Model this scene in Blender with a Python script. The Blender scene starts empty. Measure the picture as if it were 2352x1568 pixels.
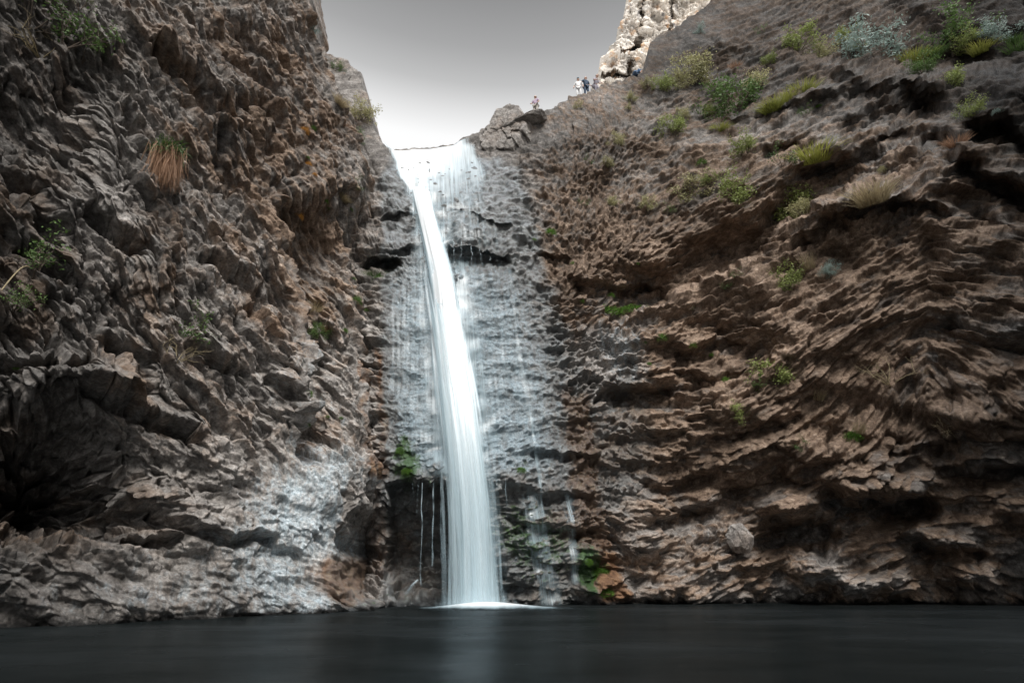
import bpy, math, random, time
import numpy as np
from mathutils import Vector, Matrix
from mathutils.bvhtree import BVHTree
R = math.radians
C = bpy.context.scene.collection
SC = bpy.context.scene
Q = 1.0            # mesh density
# ------------------------------------------------------------------ camera
PITCH = R(23.25); F = 1240.3; CH = 0.9        # F, and all photo coordinates below, are on a 2352 x 1568 grid
cam = bpy.data.cameras.new('camera'); cam.lens = 36 * F / 2352; cam.sensor_width = 36; cam.clip_end = 2000; cam.clip_start = .05
co = bpy.data.objects.new('camera', cam); C.objects.link(co); co.location = (0, 0, CH)
co.rotation_euler = (R(90) + PITCH, 0, 0); SC.camera = co
# ------------------------------------------------------------------ light
w = bpy.data.worlds.new('World'); SC.world = w; w.use_nodes = True
nt = w.node_tree; nt.nodes.clear()
out = nt.nodes.new('ShaderNodeOutputWorld'); bg = nt.nodes.new('ShaderNodeBackground')
sky = nt.nodes.new('ShaderNodeTexSky'); sky.sky_type = 'NISHITA'; sky.sun_disc = False
SUN_EL, SUN_AZ = R(54), R(165)
sky.sun_elevation = SUN_EL; sky.sun_rotation = SUN_AZ
tc = nt.nodes.new('ShaderNodeTexCoord'); sx = nt.nodes.new('ShaderNodeSeparateXYZ')
nt.links.new(tc.outputs['Generated'], sx.inputs[0])
cr = nt.nodes.new('ShaderNodeValToRGB'); e = cr.color_ramp.elements
# overcast: pale low down, graded grey above; unseen sky overhead brightened for added light
stops = [(0.0, .60), (.60, .60), (.69, .55), (.72, .43), (.75, .295), (.785, .21), (.825, .153), (.845, .16), (.89, 1.3), (1.0, 2.1)]
e[0].position = stops[0][0]; e[1].position = stops[-1][0]
for p, v in stops[1:-1]: e.new(p)
for el, (p, v) in zip(sorted(e, key=lambda a: a.position), stops): el.color = (v, v, v, 1) if v < 1 else (v * .94, v, v * 1.08, 1)
nt.links.new(sx.outputs[2], cr.inputs[0])
hs = nt.nodes.new('ShaderNodeHueSaturation'); hs.inputs['Saturation'].default_value = .3
nt.links.new(sky.outputs[0], hs.inputs['Color'])
sc_ = nt.nodes.new('ShaderNodeVectorMath'); sc_.operation = 'SCALE'; sc_.inputs['Scale'].default_value = .006
nt.links.new(hs.outputs[0], sc_.inputs[0])
ad = nt.nodes.new('ShaderNodeVectorMath'); ad.operation = 'ADD'
nt.links.new(cr.outputs[0], ad.inputs[0]); nt.links.new(sc_.outputs[0], ad.inputs[1])
nt.links.new(ad.outputs[0], bg.inputs[0]); bg.inputs[1].default_value = 1.0
nt.links.new(bg.outputs[0], out.inputs[0])
sl = bpy.data.lights.new('sun', 'SUN'); sl.energy = 2.4; sl.angle = R(25); sl.color = (1, .97, .93)
so = bpy.data.objects.new('sun', sl); C.objects.link(so)
sd = Vector((math.sin(SUN_AZ) * math.cos(SUN_EL), math.cos(SUN_AZ) * math.cos(SUN_EL), math.sin(SUN_EL)))
so.rotation_euler = sd.to_track_quat('Z', 'Y').to_euler()
SC.view_settings.view_transform = 'Standard'; SC.view_settings.look = 'None'; SC.view_settings.exposure = 0.82; SC.view_settings.gamma = 1
SC.render.engine = 'CYCLES'; SC.cycles.transparent_max_bounces = 24; SC.cycles.max_bounces = 6
SC.cycles.use_denoising = True

# ------------------------------------------------------------------ numpy noise
def h2(ix, iy, seed):
    x = (ix.astype(np.int64) * 374761393 + iy.astype(np.int64) * 668265263 + seed * 2147483647 // 7 * 31 + seed * 974711) & 0xffffffff
    x = ((x ^ (x >> 13)) * 1274126177) & 0xffffffff
    x = ((x ^ (x >> 16)) * 2246822519) & 0xffffffff
    x = x ^ (x >> 15)
    return (x & 0xffffff).astype(np.float32) / np.float32(0xffffff)
def vnoise(x, y, seed=0):
    """gradient noise about -1..1"""
    ix = np.floor(x).astype(np.int64); iy = np.floor(y).astype(np.int64)
    fx = (x - ix).astype(np.float32); fy = (y - iy).astype(np.float32)
    ux = fx * fx * fx * (fx * (fx * 6 - 15) + 10); uy = fy * fy * fy * (fy * (fy * 6 - 15) + 10)
    r = []
    for dy in (0, 1):
        for dx in (0, 1):
            a = h2(ix + dx, iy + dy, seed) * np.float32(2 * math.pi)
            r.append(np.cos(a) * (fx - dx) + np.sin(a) * (fy - dy))
    a = r[0] + ux * (r[1] - r[0]); b = r[2] + ux * (r[3] - r[2])
    return (a + uy * (b - a)) * 1.5
def fbm(x, y, oct=4, seed=0, gain=.5):
    s = 0; a = 1; 
    for o in range(oct):
        s = s + a * vnoise(x * 2 ** o + 17.3 * o, y * 2 ** o - 9.1 * o, seed + o); a *= gain
    return s
def voro(x, y, seed, jit=.9):
    ix = np.floor(x).astype(np.int64); iy = np.floor(y).astype(np.int64)
    f1 = np.full(x.shape, 9., np.float32); f2 = f1.copy(); bx = np.zeros_like(f1); by = np.zeros_like(f1)
    cx = np.zeros_like(ix); cy = np.zeros_like(iy)
    for oy in (-1, 0, 1):
        for ox in (-1, 0, 1):
            jx = ix + ox; jy = iy + oy
            px = jx + .5 + (h2(jx, jy, seed) - .5) * jit; py = jy + .5 + (h2(jx, jy, seed + 5) - .5) * jit
            dx = (x - px).astype(np.float32); dy = (y - py).astype(np.float32); d = .45 * np.sqrt(dx * dx + dy * dy) + .55 * np.maximum(abs(dx + .25 * dy), abs(dy - .25 * dx))
            m = d < f1
            f2 = np.where(m, f1, np.minimum(f2, d)); f1 = np.where(m, d, f1)
            bx = np.where(m, dx, bx); by = np.where(m, dy, by); cx = np.where(m, jx, cx); cy = np.where(m, jy, cy)
    return f1, f2, bx, by, cx, cy
def rid(x, y, seed):
    s = 0
    for o in range(4): s = s + (1 - np.abs(vnoise(x * 2 ** o + 3 * o, y * 2 ** o, seed + o)) * 2) * .55 ** o
    return s - 1
def ss(a, b, x):
    t = np.clip((x - a) / (b - a), 0, 1); return t * t * (3 - 2 * t)
def blocks(U, V, su, sv, seed, tilt=.5, lip=.7, warp=.25, crev=.12, rnd=1.):
    """field of broken blocks su long and sv high; each has its own height and tilt, and juts out at its lower edge"""
    x = U / su; y = V / sv
    wx = vnoise(x * .8 + 3.1, y * .8, seed + 11) * warp; wy = vnoise(x * .8, y * .8 + 7.7, seed + 12) * warp
    f1, f2, dx, dy, cx, cy = voro(x + wx + .35 * vnoise(x * 3, y * 3, seed + 3) * warp, y + wy + .35 * vnoise(x * 3 + 5, y * 3, seed + 4) * warp, seed)
    hr = h2(cx, cy, seed + 21); a = h2(cx, cy, seed + 22) - .5; b = h2(cx, cy, seed + 23) - .5
    h = rnd * (hr - .5) + tilt * 2 * a * dx + (tilt * b * 1.4 - lip) * dy
    edge = ss(0, crev, f2 - f1)
    return h - .38 * (1 - edge), hr
# ------------------------------------------------------------------ helpers
SP, CP = math.sin(PITCH), math.cos(PITCH)
def ray(px, py):
    xc = (px - 1176) / F; yc = (784 - py) / F
    return xc, CP - yc * SP, SP + yc * CP
def at(px, py, Y):
    x, y, z = ray(px, py); t = Y / y
    return np.stack([x * t, y * t, CH + z * t], -1)
def tab1(xk, yk, x):
    """smooth (Catmull-Rom like) interpolation of a table along its last axis; yk (..., n)"""
    xk = np.asarray(xk, float); yk = np.asarray(yk, float)
    m = np.gradient(yk, xk, axis=-1)
    i = np.clip(np.searchsorted(xk, x) - 1, 0, len(xk) - 2); h = xk[i + 1] - xk[i]; t = np.clip((x - xk[i]) / h, 0, 1)
    a, b, ma, mb = yk[..., i], yk[..., i + 1], m[..., i] * h, m[..., i + 1] * h
    return (2 * t**3 - 3 * t**2 + 1) * a + (t**3 - 2 * t**2 + t) * ma + (3 * t**2 - 2 * t**3) * b + (t**3 - t**2) * mb
def bump2(px, py, x, y, rx, ry, p=1.0):
    return np.exp(-(((px - x) / rx) ** 2 + ((py - y) / ry) ** 2) ** p)
def line_d(px, py, pts):
    """distance to a polyline and signed side by height (positive = below it)"""
    best = np.full(px.shape, 1e9)
    for (x0, y0), (x1, y1) in zip(pts, pts[1:]):
        dx, dy = x1 - x0, y1 - y0; t = np.clip(((px - x0) * dx + (py - y0) * dy) / (dx * dx + dy * dy), 0, 1)
        best = np.minimum(best, np.hypot(px - x0 - t * dx, py - y0 - t * dy))
    return best
def grid_mesh(name, P, attrs, mat, smooth=False, keep=None):
    ny, nx, _ = P.shape
    me = bpy.data.meshes.new(name); me.vertices.add(nx * ny); me.vertices.foreach_set('co', P.astype(np.float32).ravel())
    i = np.arange(nx * ny).reshape(ny, nx)
    q = np.stack([i[:-1, :-1], i[1:, :-1], i[1:, 1:], i[:-1, 1:]], -1).reshape(-1, 4)
    if keep is not None: q = q[keep.reshape(-1)]
    n = len(q)
    me.loops.add(n * 4); me.loops.foreach_set('vertex_index', q.ravel().astype(np.int32))
    me.polygons.add(n); me.polygons.foreach_set('loop_start', (np.arange(n) * 4).astype(np.int32))
    me.polygons.foreach_set('use_smooth', np.full(n, smooth))
    for k, v in attrs.items():
        if v.ndim == 3:
            a = me.attributes.new(k, 'FLOAT_VECTOR', 'POINT'); a.data.foreach_set('vector', v.astype(np.float32).ravel())
        else:
            a = me.attributes.new(k, 'FLOAT', 'POINT'); a.data.foreach_set('value', v.astype(np.float32).ravel())
    me.update(calc_edges=True); me.validate()
    me.materials.append(mat)
    o = bpy.data.objects.new(name, me); C.objects.link(o); return o
def normals(P):
    du = np.gradient(P, axis=1); dv = np.gradient(P, axis=0)
    n = np.cross(du, dv); n /= np.linalg.norm(n, axis=-1, keepdims=True) + 1e-9
    return n
def blur(a, k):
    """box blur by cumulative sums, both grid axes"""
    for ax in (0, 1):
        for _ in range(2):
            p = np.concatenate([np.repeat(np.take(a, [0], ax), k + 1, ax), a, np.repeat(np.take(a, [-1], ax), k, ax)], ax)
            c = np.cumsum(p, ax); n = a.shape[ax]
            a = (np.take(c, np.arange(2 * k + 1, 2 * k + 1 + n), ax) - np.take(c, np.arange(0, n), ax)) / (2 * k + 1)
    return a
def tag(o, label=None, cat=None, group=None, kind=None):
    if label: o['label'] = label
    if cat: o['category'] = cat
    if group: o['group'] = group
    if kind: o['kind'] = kind
    return o
class NT:
    def __init__(s, name):
        s.m = bpy.data.materials.new(name); s.m.use_nodes = True; s.t = s.m.node_tree; s.t.nodes.clear()
        s.out = s.t.nodes.new('ShaderNodeOutputMaterial')
    def n(s, typ, inp=None, **kw):
        nd = s.t.nodes.new('ShaderNode' + typ)
        for k, v in kw.items(): setattr(nd, k, v)
        for k, v in (inp or {}).items():
            if hasattr(v, 'is_output'): s.t.links.new(v, nd.inputs[k])
            else: nd.inputs[k].default_value = v
        return nd
    def math(s, op, a, b=0., clamp=False):
        return s.n('Math', {0: a, 1: b}, operation=op, use_clamp=clamp).outputs[0]
    def attr(s, name): return s.n('Attribute', attribute_name=name).outputs['Fac']
    def noise(s, scale, detail=4, rough=.6, vec=None, dist=0.):
        d = {'Scale': scale, 'Detail': detail, 'Roughness': rough, 'Distortion': dist}
        if vec is not None: d['Vector'] = vec
        return s.n('TexNoise', d).outputs[0]
    def ramp(s, f, stops, interp='LINEAR'):
        r = s.n('ValToRGB', {0: f}); e = r.color_ramp.elements; r.color_ramp.interpolation = interp
        while len(e) < len(stops): e.new(.5)
        for i, (p, c) in enumerate(stops):
            e[i].position = p; e[i].color = (c, c, c, 1) if not hasattr(c, '__len__') else (*c, 1)
        return r.outputs[0]
    def mix(s, f, a, b, mode='MIX'):
        return s.n('Mix', {0: f, 6: a if hasattr(a, 'is_output') else (*a, 1), 7: b if hasattr(b, 'is_output') else (*b, 1)}, data_type='RGBA', blend_type=mode).outputs[2]
    def mapr(s, v, a, b, c=0., d=1.):
        return s.n('MapRange', {0: v, 1: a, 2: b, 3: c, 4: d}).outputs[0]
    def vec(s, scale, coord='Object'):
        t = s.n('TexCoord').outputs[coord]
        return s.n('Mapping', {0: t, 3: scale}).outputs[0]
    def done(s, sh): s.t.links.new(sh, s.out.inputs[0]); return s.m
# ------------------------------------------------------------------ rock material
def rock_material(name, tint=1.0):
    n = NT(name); oc = n.n('TexCoord').outputs['Object']
    cell = n.attr('cell'); brown = n.attr('brown'); pale = n.attr('pale'); rust = n.attr('rust'); moss = n.attr('moss'); wet = n.attr('wet')
    n1 = n.noise(.5, 5, .65, oc); n2 = n.noise(3.5, 6, .7, oc); n3 = n.noise(14, 6, .75, oc); n4 = n.noise(.22, 4, .6, oc)
    grey = n.ramp(n2, [(.28, (.105, .097, .090)), (.45, (.230, .210, .193)), (.58, (.36, .333, .308)), (.75, (.56, .53, .50))])
    br = n.ramp(n2, [(.28, (.064, .045, .033)), (.45, (.155, .108, .077)), (.6, (.250, .182, .134)), (.78, (.43, .35, .28))])
    bm = n.mapr(n.math('ADD', brown, n.math('ADD', n.math('MULTIPLY', n.math('SUBTRACT', n1, .5), 1.6), n.math('MULTIPLY', n.math('SUBTRACT', cell, .5), .5))), .25, .75)
    col = n.mix(bm, grey, br)
    v = n.n('HueSaturation', {'Value': n.math('MULTIPLY', n.mapr(cell, 0, 1, .66, 1.35), n.mapr(n3, .33, .67, .76, 1.24)), 'Color': col}).outputs[0]
    # lime wash
    pn = n.noise(2.2, 6, .7, n.n('Mapping', {0: oc, 3: (1.9, 1.9, .55)}).outputs[0])
    pf = n.mapr(n.math('ADD', pale, n.math('MULTIPLY', n.math('SUBTRACT', pn, .5), 1.5)), .36, .84)
    col = n.mix(n.math('MULTIPLY', pf, .85), v, n.ramp(n3, [(.3, (.13, .18, .21)), (.47, (.40, .48, .52)), (.65, (.80, .87, .91))]))
    # iron stain
    rn = n.noise(2.6, 6, .7, n.n('Mapping', {0: oc, 3: (2, 2, .8)}).outputs[0])
    rf = n.mapr(n.math('ADD', rust, n.math('MULTIPLY', n.math('SUBTRACT', rn, .5), 1.3)), .36, .86)
    col = n.mix(n.math('MULTIPLY', rf, .85), col, n.ramp(n2, [(.3, (.05, .026, .014)), (.5, (.20, .10, .048)), (.75, (.42, .24, .11))]))
    mn = n.noise(4.5, 5, .7, oc)
    mf = n.mapr(n.math('ADD', moss, n.math('MULTIPLY', n.math('SUBTRACT', mn, .5), 1.5)), .5, .72)
    col = n.mix(mf, col, n.ramp(n3, [(.3, (.018, .045, .010)), (.7, (.10, .20, .035))]))
    wn = n.mapr(n.math('ADD', wet, n.math('MULTIPLY', n.math('SUBTRACT', n1, .5), .8)), .3, .7)
    col = n.n('HueSaturation', {'Value': n.mapr(wn, 0, 1, 1.0 * tint, .74 * tint), 'Color': col}).outputs[0]
    col = n.n('HueSaturation', {'Value': n.math('SUBTRACT', 1.0, n.attr('dark')), 'Color': col}).outputs[0]  # darker rock tone, with edge shade put into the colour
    # below the damp line at the water
    z = n.n('SeparateXYZ', {0: n.n('NewGeometry').outputs['Position']}).outputs[2]
    zl = n.mapr(n.math('ADD', z, n.math('MULTIPLY', n.math('SUBTRACT', n2, .5), .35)), .04, .2)
    col = n.mix(zl, (.018, .017, .016), col)
    rough = n.math('MAXIMUM', n.math('SUBTRACT', n.mapr(n3, .3, .7, .75, .95), n.math('MULTIPLY', wn, n.mapr(n3, .3, .7, .50, .35))), .26)
    hgt = n.math('ADD', n.math('MULTIPLY', n.noise(9, 8, .72, oc), .6), n.math('MULTIPLY', n.noise(38, 6, .7, oc), .22))
    bp = n.n('Bump', {'Strength': 1.0, 'Distance': .16, 'Height': hgt}).outputs[0]
    b = n.n('BsdfPrincipled', {'Base Color': col, 'Roughness': rough, 'Normal': bp, 'Specular IOR Level': n.mapr(wn, 0, 1, .25, .75), 'Coat Weight': n.math('MULTIPLY', wn, n.mapr(n2, .35, .6, .25, 1.0)), 'Coat Roughness': .16, 'Coat IOR': 1.5, 'Coat Normal': bp, 'Coat Tint': (.86, .95, 1, 1)})
    return n.done(b.outputs[0])
ROCK = rock_material('rock')
# ------------------------------------------------------------------ the right-hand and centre cliff
def smooth_pts(tbl, x): 
    a = np.array(tbl, float); return np.interp(x, a[:, 0], a[:, 1])
CX = [600, 700, 860, 950, 1050, 1150, 1300, 1500, 1700, 1900, 2100, 2352, 2700, 3200]
CY = [-350, -150, 50, 200, 350, 500, 650, 800, 950, 1100, 1250, 1385, 1460]
CT = [  # distance to the north of the camera, metres
 [24.5, 25, 26, 27, 31, 34, 37, 40, 39, 35, 28.5, 24.0, 18, 11.0],
 [23.6, 24, 25, 26, 29, 31, 34, 37, 36, 32, 26, 22.0, 16.5, 10.5],
 [22.6, 23, 24, 25, 28, 30, 31.5, 33.5, 32, 27.5, 23.2, 20, 15.3, 10.0],
 [21.8, 22, 23, 24, 27, 28, 29, 30, 27.5, 23.6, 21.0, 18.3, 14.4, 9.8],
 [21, 21.3, 21.5, 22.4, 25, 25.5, 26, 26, 24.6, 21.6, 19.5, 17.2, 13.7, 9.5],
 [20.3, 20.6, 20.4, 20.9, 21.4, 22, 23, 23.6, 22.6, 20.2, 18.6, 16.6, 13.4, 9.3],
 [19.7, 20, 19.6, 20, 20.2, 20.7, 21.3, 22.2, 21.0, 19.3, 18.1, 16.3, 13.4, 9.3],
 [19.2, 19.5, 19.1, 19.3, 19.4, 20, 20.4, 21, 20.2, 18.9, 18.1, 16.4, 13.6, 9.4],
 [19.0, 19.2, 18.7, 18.7, 18.8, 19.4, 19.9, 20.3, 19.9, 19, 18.3, 16.9, 14, 9.7],
 [18.9, 19, 18.4, 18.3, 18.3, 19, 19.4, 19.8, 19.8, 19.2, 18.7, 17.4, 14.5, 10],
 [18.8, 19, 18.5, 18.5, 18.5, 19, 19.3, 19.7, 19.9, 19.5, 19.1, 18.1, 15.1, 10.5],
 [18.5, 18.5, 17.8, 17.9, 18.2, 18.9, 19.2, 19.5, 19.7, 19.6, 19.4, 18.9, 15.8, 11],
 [18.4, 18.4, 17.5, 17.6, 18, 18.7, 19.1, 19.4, 19.6, 19.5, 19.3, 18.8, 15.7, 11]]
SKY = [(600, 60), (690, 85), (745, 116), (775, 128), (805, 148), (832, 164), (838, 205), (850, 250), (868, 302), (888, 338), (905, 343), (960, 340), (1000, 338), (1045, 330),
       (1060, 318), (1100, 302), (1150, 285), (1200, 272), (1240, 258), (1270, 245), (1300, 226), (1340, 214), (1368, 204), (1385, 194), (1420, 185), (1468, 172), (1480, 160), (1494, 98), (1506, 88),
       (1520, 78), (1550, 60), (1590, 34), (1640, -6), (1700, -60), (1800, -140), (2000, -250), (3200, -350)]
SKY = sorted(SKY)
def Yright(px, py, plain=False):
    """smooth shape of the cliff, before any broken rock"""
    CTa = np.array(CT, float)
    k = np.interp(CX, [950, 1050, 1200], [1, .72, .5]); CTa[:7] = CTa[7] + (CTa[:7] - CTa[7]) * k
    gx = np.linspace(CX[0], CX[-1], 400); gy = np.linspace(CY[0], CY[-1], 300)
    G = tab1(CY, tab1(CX, CTa, gx).T, gy)   # (400, 300)
    u = np.clip((px - gx[0]) / (gx[1] - gx[0]), 0, 398.999); v = np.clip((py - gy[0]) / (gy[1] - gy[0]), 0, 298.999)
    i = u.astype(int); j = v.astype(int); fu = u - i; fv = v - j
    Y = (G[i, j] * (1 - fu) + G[i + 1, j] * fu) * (1 - fv) + (G[i, j + 1] * (1 - fu) + G[i + 1, j + 1] * fu) * fv
    if plain: return Y
    # wobble so that no edge below is ruled
    wx = 14 * vnoise(px / 60, py / 60, 301) + 5 * vnoise(px / 20, py / 20, 303); wy = 12 * vnoise(px / 60 + 9, py / 60, 302) + 5 * vnoise(px / 20, py / 20 + 4, 304)
    x = px + wx; y = py + wy
    # undercut behind the foot of the falls, its dripping lip and the cave beside it
    Y = Y + 1.9 * ss(880, 915, x) * (1 - ss(1040, 1080, x)) * ss(1108, 1124, y) * (1 - ss(1340, 1390, y) * .55)
    Y = Y - .45 * ss(900, 950, x) * (1 - ss(1040, 1090, x)) * ss(1030, 1085, y) * (1 - ss(1104, 1112, y))
    Y = Y + 2.2 * bump2(x, y, 805, 1285, 50, 90, 2)
    Y = Y + .7 * bump2(x, y, 870, 1230, 60, 60, 1.5)
    Y = Y - .8 * bump2(x, y, 950, 1385, 60, 26, 2)
    Y = Y - .6 * bump2(x, y, 1075, 1395, 130, 12, 2)
    # right of the falls: bulging wet foot
    Y = Y - .7 * bump2(x, y, 1250, 1290, 110, 120) - .35 * bump2(x, y, 1160, 1090, 60, 40, 2)
    # step in the chute, overhang with drips
    ln = 560 + (px - 1030) * .18
    Y = Y + .75 * ss(1015, 1035, x) * (1 - ss(1160, 1190, x)) * ss(ln - 4, ln + 6, y) * (1 - ss(ln + 25, ln + 50, y))
    ln = 470 + (px - 1030) * .35
    Y = Y + .35 * ss(1030, 1060, x) * (1 - ss(1160, 1190, x)) * ss(ln - 3, ln + 4, y) * (1 - ss(ln + 12, ln + 40, y))
    ln = 640 - (px - 1030) * .05
    Y = Y + .3 * ss(1030, 1060, x) * (1 - ss(1130, 1160, x)) * ss(590, 596, y) * (1 - ss(600, 640, y))
    # overhang in the left bank
    Y = Y + 1.5 * bump2(x, y, 882, 606, 42, 17, 2) - .5 * bump2(x, y, 880, 565, 60, 28, 2)
    Y = Y + .5 * bump2(x, y, 925, 575, 30, 8, 2) + .5 * bump2(x, y, 905, 500, 30, 10, 2)
    # bowl on the right and the ramp that rises in front of it
    L1 = np.interp(px, [1300, 1440, 1500, 1640, 1740, 1790, 1900, 1990, 2080], [760, 735, 712, 640, 600, 530, 462, 430, 400])
    d = y - L1; m = ss(1330, 1480, px) * (1 - ss(1960, 2080, px))
    Y = Y + m * (2.0 * ss(-6, -16, d) * (1 - ss(-40, -130, d)) - .7 * ss(-8, 0, d) * (1 - ss(10, 160, d)))
    # slabs in the upper right, each with a shadowed gap beneath
    for pts, amp, wid in [([(1640, 300), (1740, 268), (1810, 250)], .9, 22), ([(1890, 245), (1960, 215), (2060, 205), (2120, 230)], 1.4, 34), ([(1960, 290), (2040, 262), (2130, 260)], 1.6, 30),
                          ([(1760, 345), (1820, 330)], .7, 14), ([(1940, 360), (2010, 330), (2100, 300), (2160, 320), (2220, 380)], .9, 18), ([(1840, 405), (1960, 372), (2050, 345)], .6, 12),
                          ([(2210, 390), (2290, 440), (2352, 470), (2420, 500)], 1.5, 34), ([(2250, 300), (2352, 330), (2450, 380)], 1.4, 26), ([(2180, 445), (2240, 470), (2300, 520)], .9, 22),
                          ([(1900, 510), (1990, 470), (2090, 470), (2170, 500)], .8, 16), ([(1850, 560), (1930, 520)], .9, 18), ([(1400, 905), (1460, 915), (1530, 900)], 1.3, 20),
                          ([(1500, 800), (1600, 810), (1700, 790)], .5, 12), ([(1560, 870), (1640, 880), (1720, 850)], .7, 13), ([(1650, 1010), (1740, 990), (1830, 960)], .5, 11),
                          ([(1700, 1130), (1745, 1120), (1780, 1090)], 2.0, 36), ([(1780, 1215), (1850, 1218), (1890, 1235)], 2.2, 36), ([(1910, 1150), (1990, 1165), (2060, 1185), (2110, 1170)], 2.2, 28),
                          ([(2060, 1240), (2150, 1270), (2240, 1280)], .9, 16), ([(1960, 1010), (2070, 1040), (2160, 1030)], .5, 10), ([(2170, 1090), (2240, 1110), (2330, 1080)], .8, 18),
                          ([(1660, 1160), (1580, 1190), (1500, 1200)], .8, 14), ([(1480, 1115), (1560, 1120), (1640, 1085)], .5, 12), ([(1240, 1040), (1300, 1060), (1360, 1050)], .45, 10),
                          ([(1170, 1120), (1240, 1150), (1310, 1140)], .5, 12), ([(1180, 1200), (1260, 1215), (1330, 1230)], .5, 10), ([(1330, 655), (1420, 678), (1500, 672)], 1.0, 16), ([(1230, 590), (1300, 600)], .5, 9)]:
        amp = amp * .8; dd = line_d(x, y, pts); Y = Y + amp * np.exp(-(dd / wid) ** 2 * .9)
        dd = line_d(x, y + wid * 1.5, pts); Y = Y - amp * .35 * np.exp(-(dd / wid) ** 2)
    # rounded masses low on the right
    for bx, by, rx, ry, a in [(2000, 1105, 95, 45, 1.0), (1890, 1300, 55, 50, 1.3), (1990, 1040, 120, 26, .8), (2090, 1345, 70, 28, .8), (2180, 1230, 110, 40, .7), (1980, 1345, 60, 26, .7), (1600, 1290, 60, 50, .7),
                              (1490, 1270, 50, 60, .6), (1820, 1165, 60, 28, .8), (2230, 960, 60, 40, .6), (1740, 1290, 45, 20, .6), (1560, 1350, 60, 25, .5), (2270, 1330, 60, 30, .6), (1720, 1350, 60, 24, .5)]:
        Y = Y - a * bump2(x, y, bx, by, rx, ry, 1.6)
    # crest of the fold
    dd = line_d(x, y, [(2120, 300), (2160, 430), (2190, 560), (2200, 700)]); Y = Y - .8 * np.exp(-(dd / 60) ** 2)
    # vegetated terrace: what is above it stands back
    L4 = np.interp(px, [1640, 1750, 1900, 2000, 2150, 2352, 2700], [-60, 120, 150, 178, 172, 165, 150])
    Y = Y + 3.0 * ss(1800, 1950, px) * ss(6, -30, y - L4)
    L5 = np.interp(px, [1500, 1700, 1900, 2050], [330, 262, 195, 200])
    Y = Y + 1.2 * ss(1560, 1640, px) * (1 - ss(1880, 1960, px)) * ss(4, -22, y - L5)
    Y = Y + .8 * vnoise(px / 210, py / 170, 311) * ss(1250, 1400, px) + .35 * vnoise(px / 90, py / 60, 312) * (.4 + ss(1250, 1400, px))
    return Y
def right_cliff():
    nx = int(1500 * Q); ny = int(900 * Q)
    a = np.linspace(0, 1, nx); px1 = np.where(a < .9, 640 + a / .9 * (2440 - 640), 2440 + (a - .9) / .1 * 740)
    ys = smooth_pts(SKY, px1) + 3.0 * vnoise(px1 / 16, px1 * 0, 400) + 1.5 * vnoise(px1 / 6, px1 * 0, 401)
    b = np.linspace(0, 1, ny)[:, None]
    k = np.ones(121) / 121; yb = np.convolve(np.concatenate([np.full(60, ys[0]), ys, np.full(60, ys[-1])]), k, 'valid')
    PX = np.repeat(px1[None], ny, 0); PY = yb[None] + (1425 - yb[None]) * b + (ys - yb)[None] * (1 - b) ** 10
    Y = Yright(PX, PY)
    B = at(PX, PY, Y); B0 = at(PX, PY, Yright(PX, PY, True))
    # the ground carries on behind the skyline
    lm = ss(870, 890, px1) * (1 - ss(1055, 1085, px1)); one = np.ones_like(px1)
    back = [B[0] + np.stack([0 * one, d * one, z * (1 - lm) - .12 * d * lm], -1) for d, z in [(16, -2.5), (9, -1.0), (5, -.2), (2.5, .12), (1.2, .12), (.5, .08), (.2, .04)]]
    k = len(back); B0 = np.concatenate([np.array(back) - B[0] + B0[0], B0]); B = np.concatenate([np.array(back), B]); PX = np.concatenate([np.repeat(px1[None], k, 0), PX]); PY = np.concatenate([np.repeat(ys[None], k, 0), PY])
    U0 = B0[..., 0]; Z0 = B0[..., 2]
    Bs = blur(B, 46); N = normals(Bs)
    if N[ny // 2, nx // 2, 1] > 0: N = -N
    # strata: rise to the right as far as the fold, then fall
    wob = .7 * vnoise(U0 / 7, Z0 / 7, 41) + .16 * vnoise(U0 / 2.2, Z0 / 2.2, 42)
    fold = np.where(PX > 2130, 1, 0)
    h = np.interp(PX, [600, 1100, 1300, 1500, 1700, 1900, 2130, 2352, 2700], [0, .0, -.5, -.4, .4, 1.9, 4.1, 2.9, 0])
    hlow = np.interp(PX, [600, 1500, 1800, 2100, 2352, 2700], [0, -.3, .6, 1.6, 1.2, .5])
    hh = h + (hlow - h) * ss(800, 1150, PY)
    V = Z0 - hh + wob + .28 * (U0 - 3) * (1 - ss(1350, 1600, PX)) * ss(1100, 1250, PX) * (1 - ss(600, 850, PY)); U = U0 + .4 * vnoise(U0 / 3, Z0 / 3, 43) - .5 * Z0 * ss(1500, 1250, PX)
    chute = ss(860, 900, PX) * (1 - ss(1190, 1290, PX + (700 - PY) * .22))     # water-worn rock
    chute = chute * (1 - .85 * ss(1095, 1150, PY))
    lowr = ss(1050, 1250, PY) * ss(1400, 1500, PX)                              # rounded blocks by the pool
    b1, c1 = blocks(U, V, 1.7, .62, 1, tilt=.6, lip=.65, crev=.10, warp=.08)
    b2, c2 = blocks(U, V, .62, .25, 2, tilt=.8, lip=.6, crev=.14, warp=.08)
    b3, c3 = blocks(U + 5, V, .28, .14, 3, tilt=.8, lip=.5, crev=.2, warp=.08)
    b4, c4 = blocks(U, V * 1.0 + 3, 1.5, 1.0, 4, tilt=.8, lip=.3, crev=.25, warp=.2)
    b5, c5 = blocks(U * .8 - V * .5, V + U * .3, .5, .38, 5, tilt=.9, lip=.3, crev=.2, warp=.1)
    b6, c6 = blocks(U0 + Z0 * .35 + .3 * vnoise(U0, Z0, 47), Z0, .24, .42, 6, tilt=.6, lip=.2, crev=.3, warp=.3)
    rub = ss(1130, 1220, PX) * (1 - ss(1480, 1680, PX)) * (1 - ss(560, 680, PY)) + .7 * ss(2150, 2260, PX)
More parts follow.
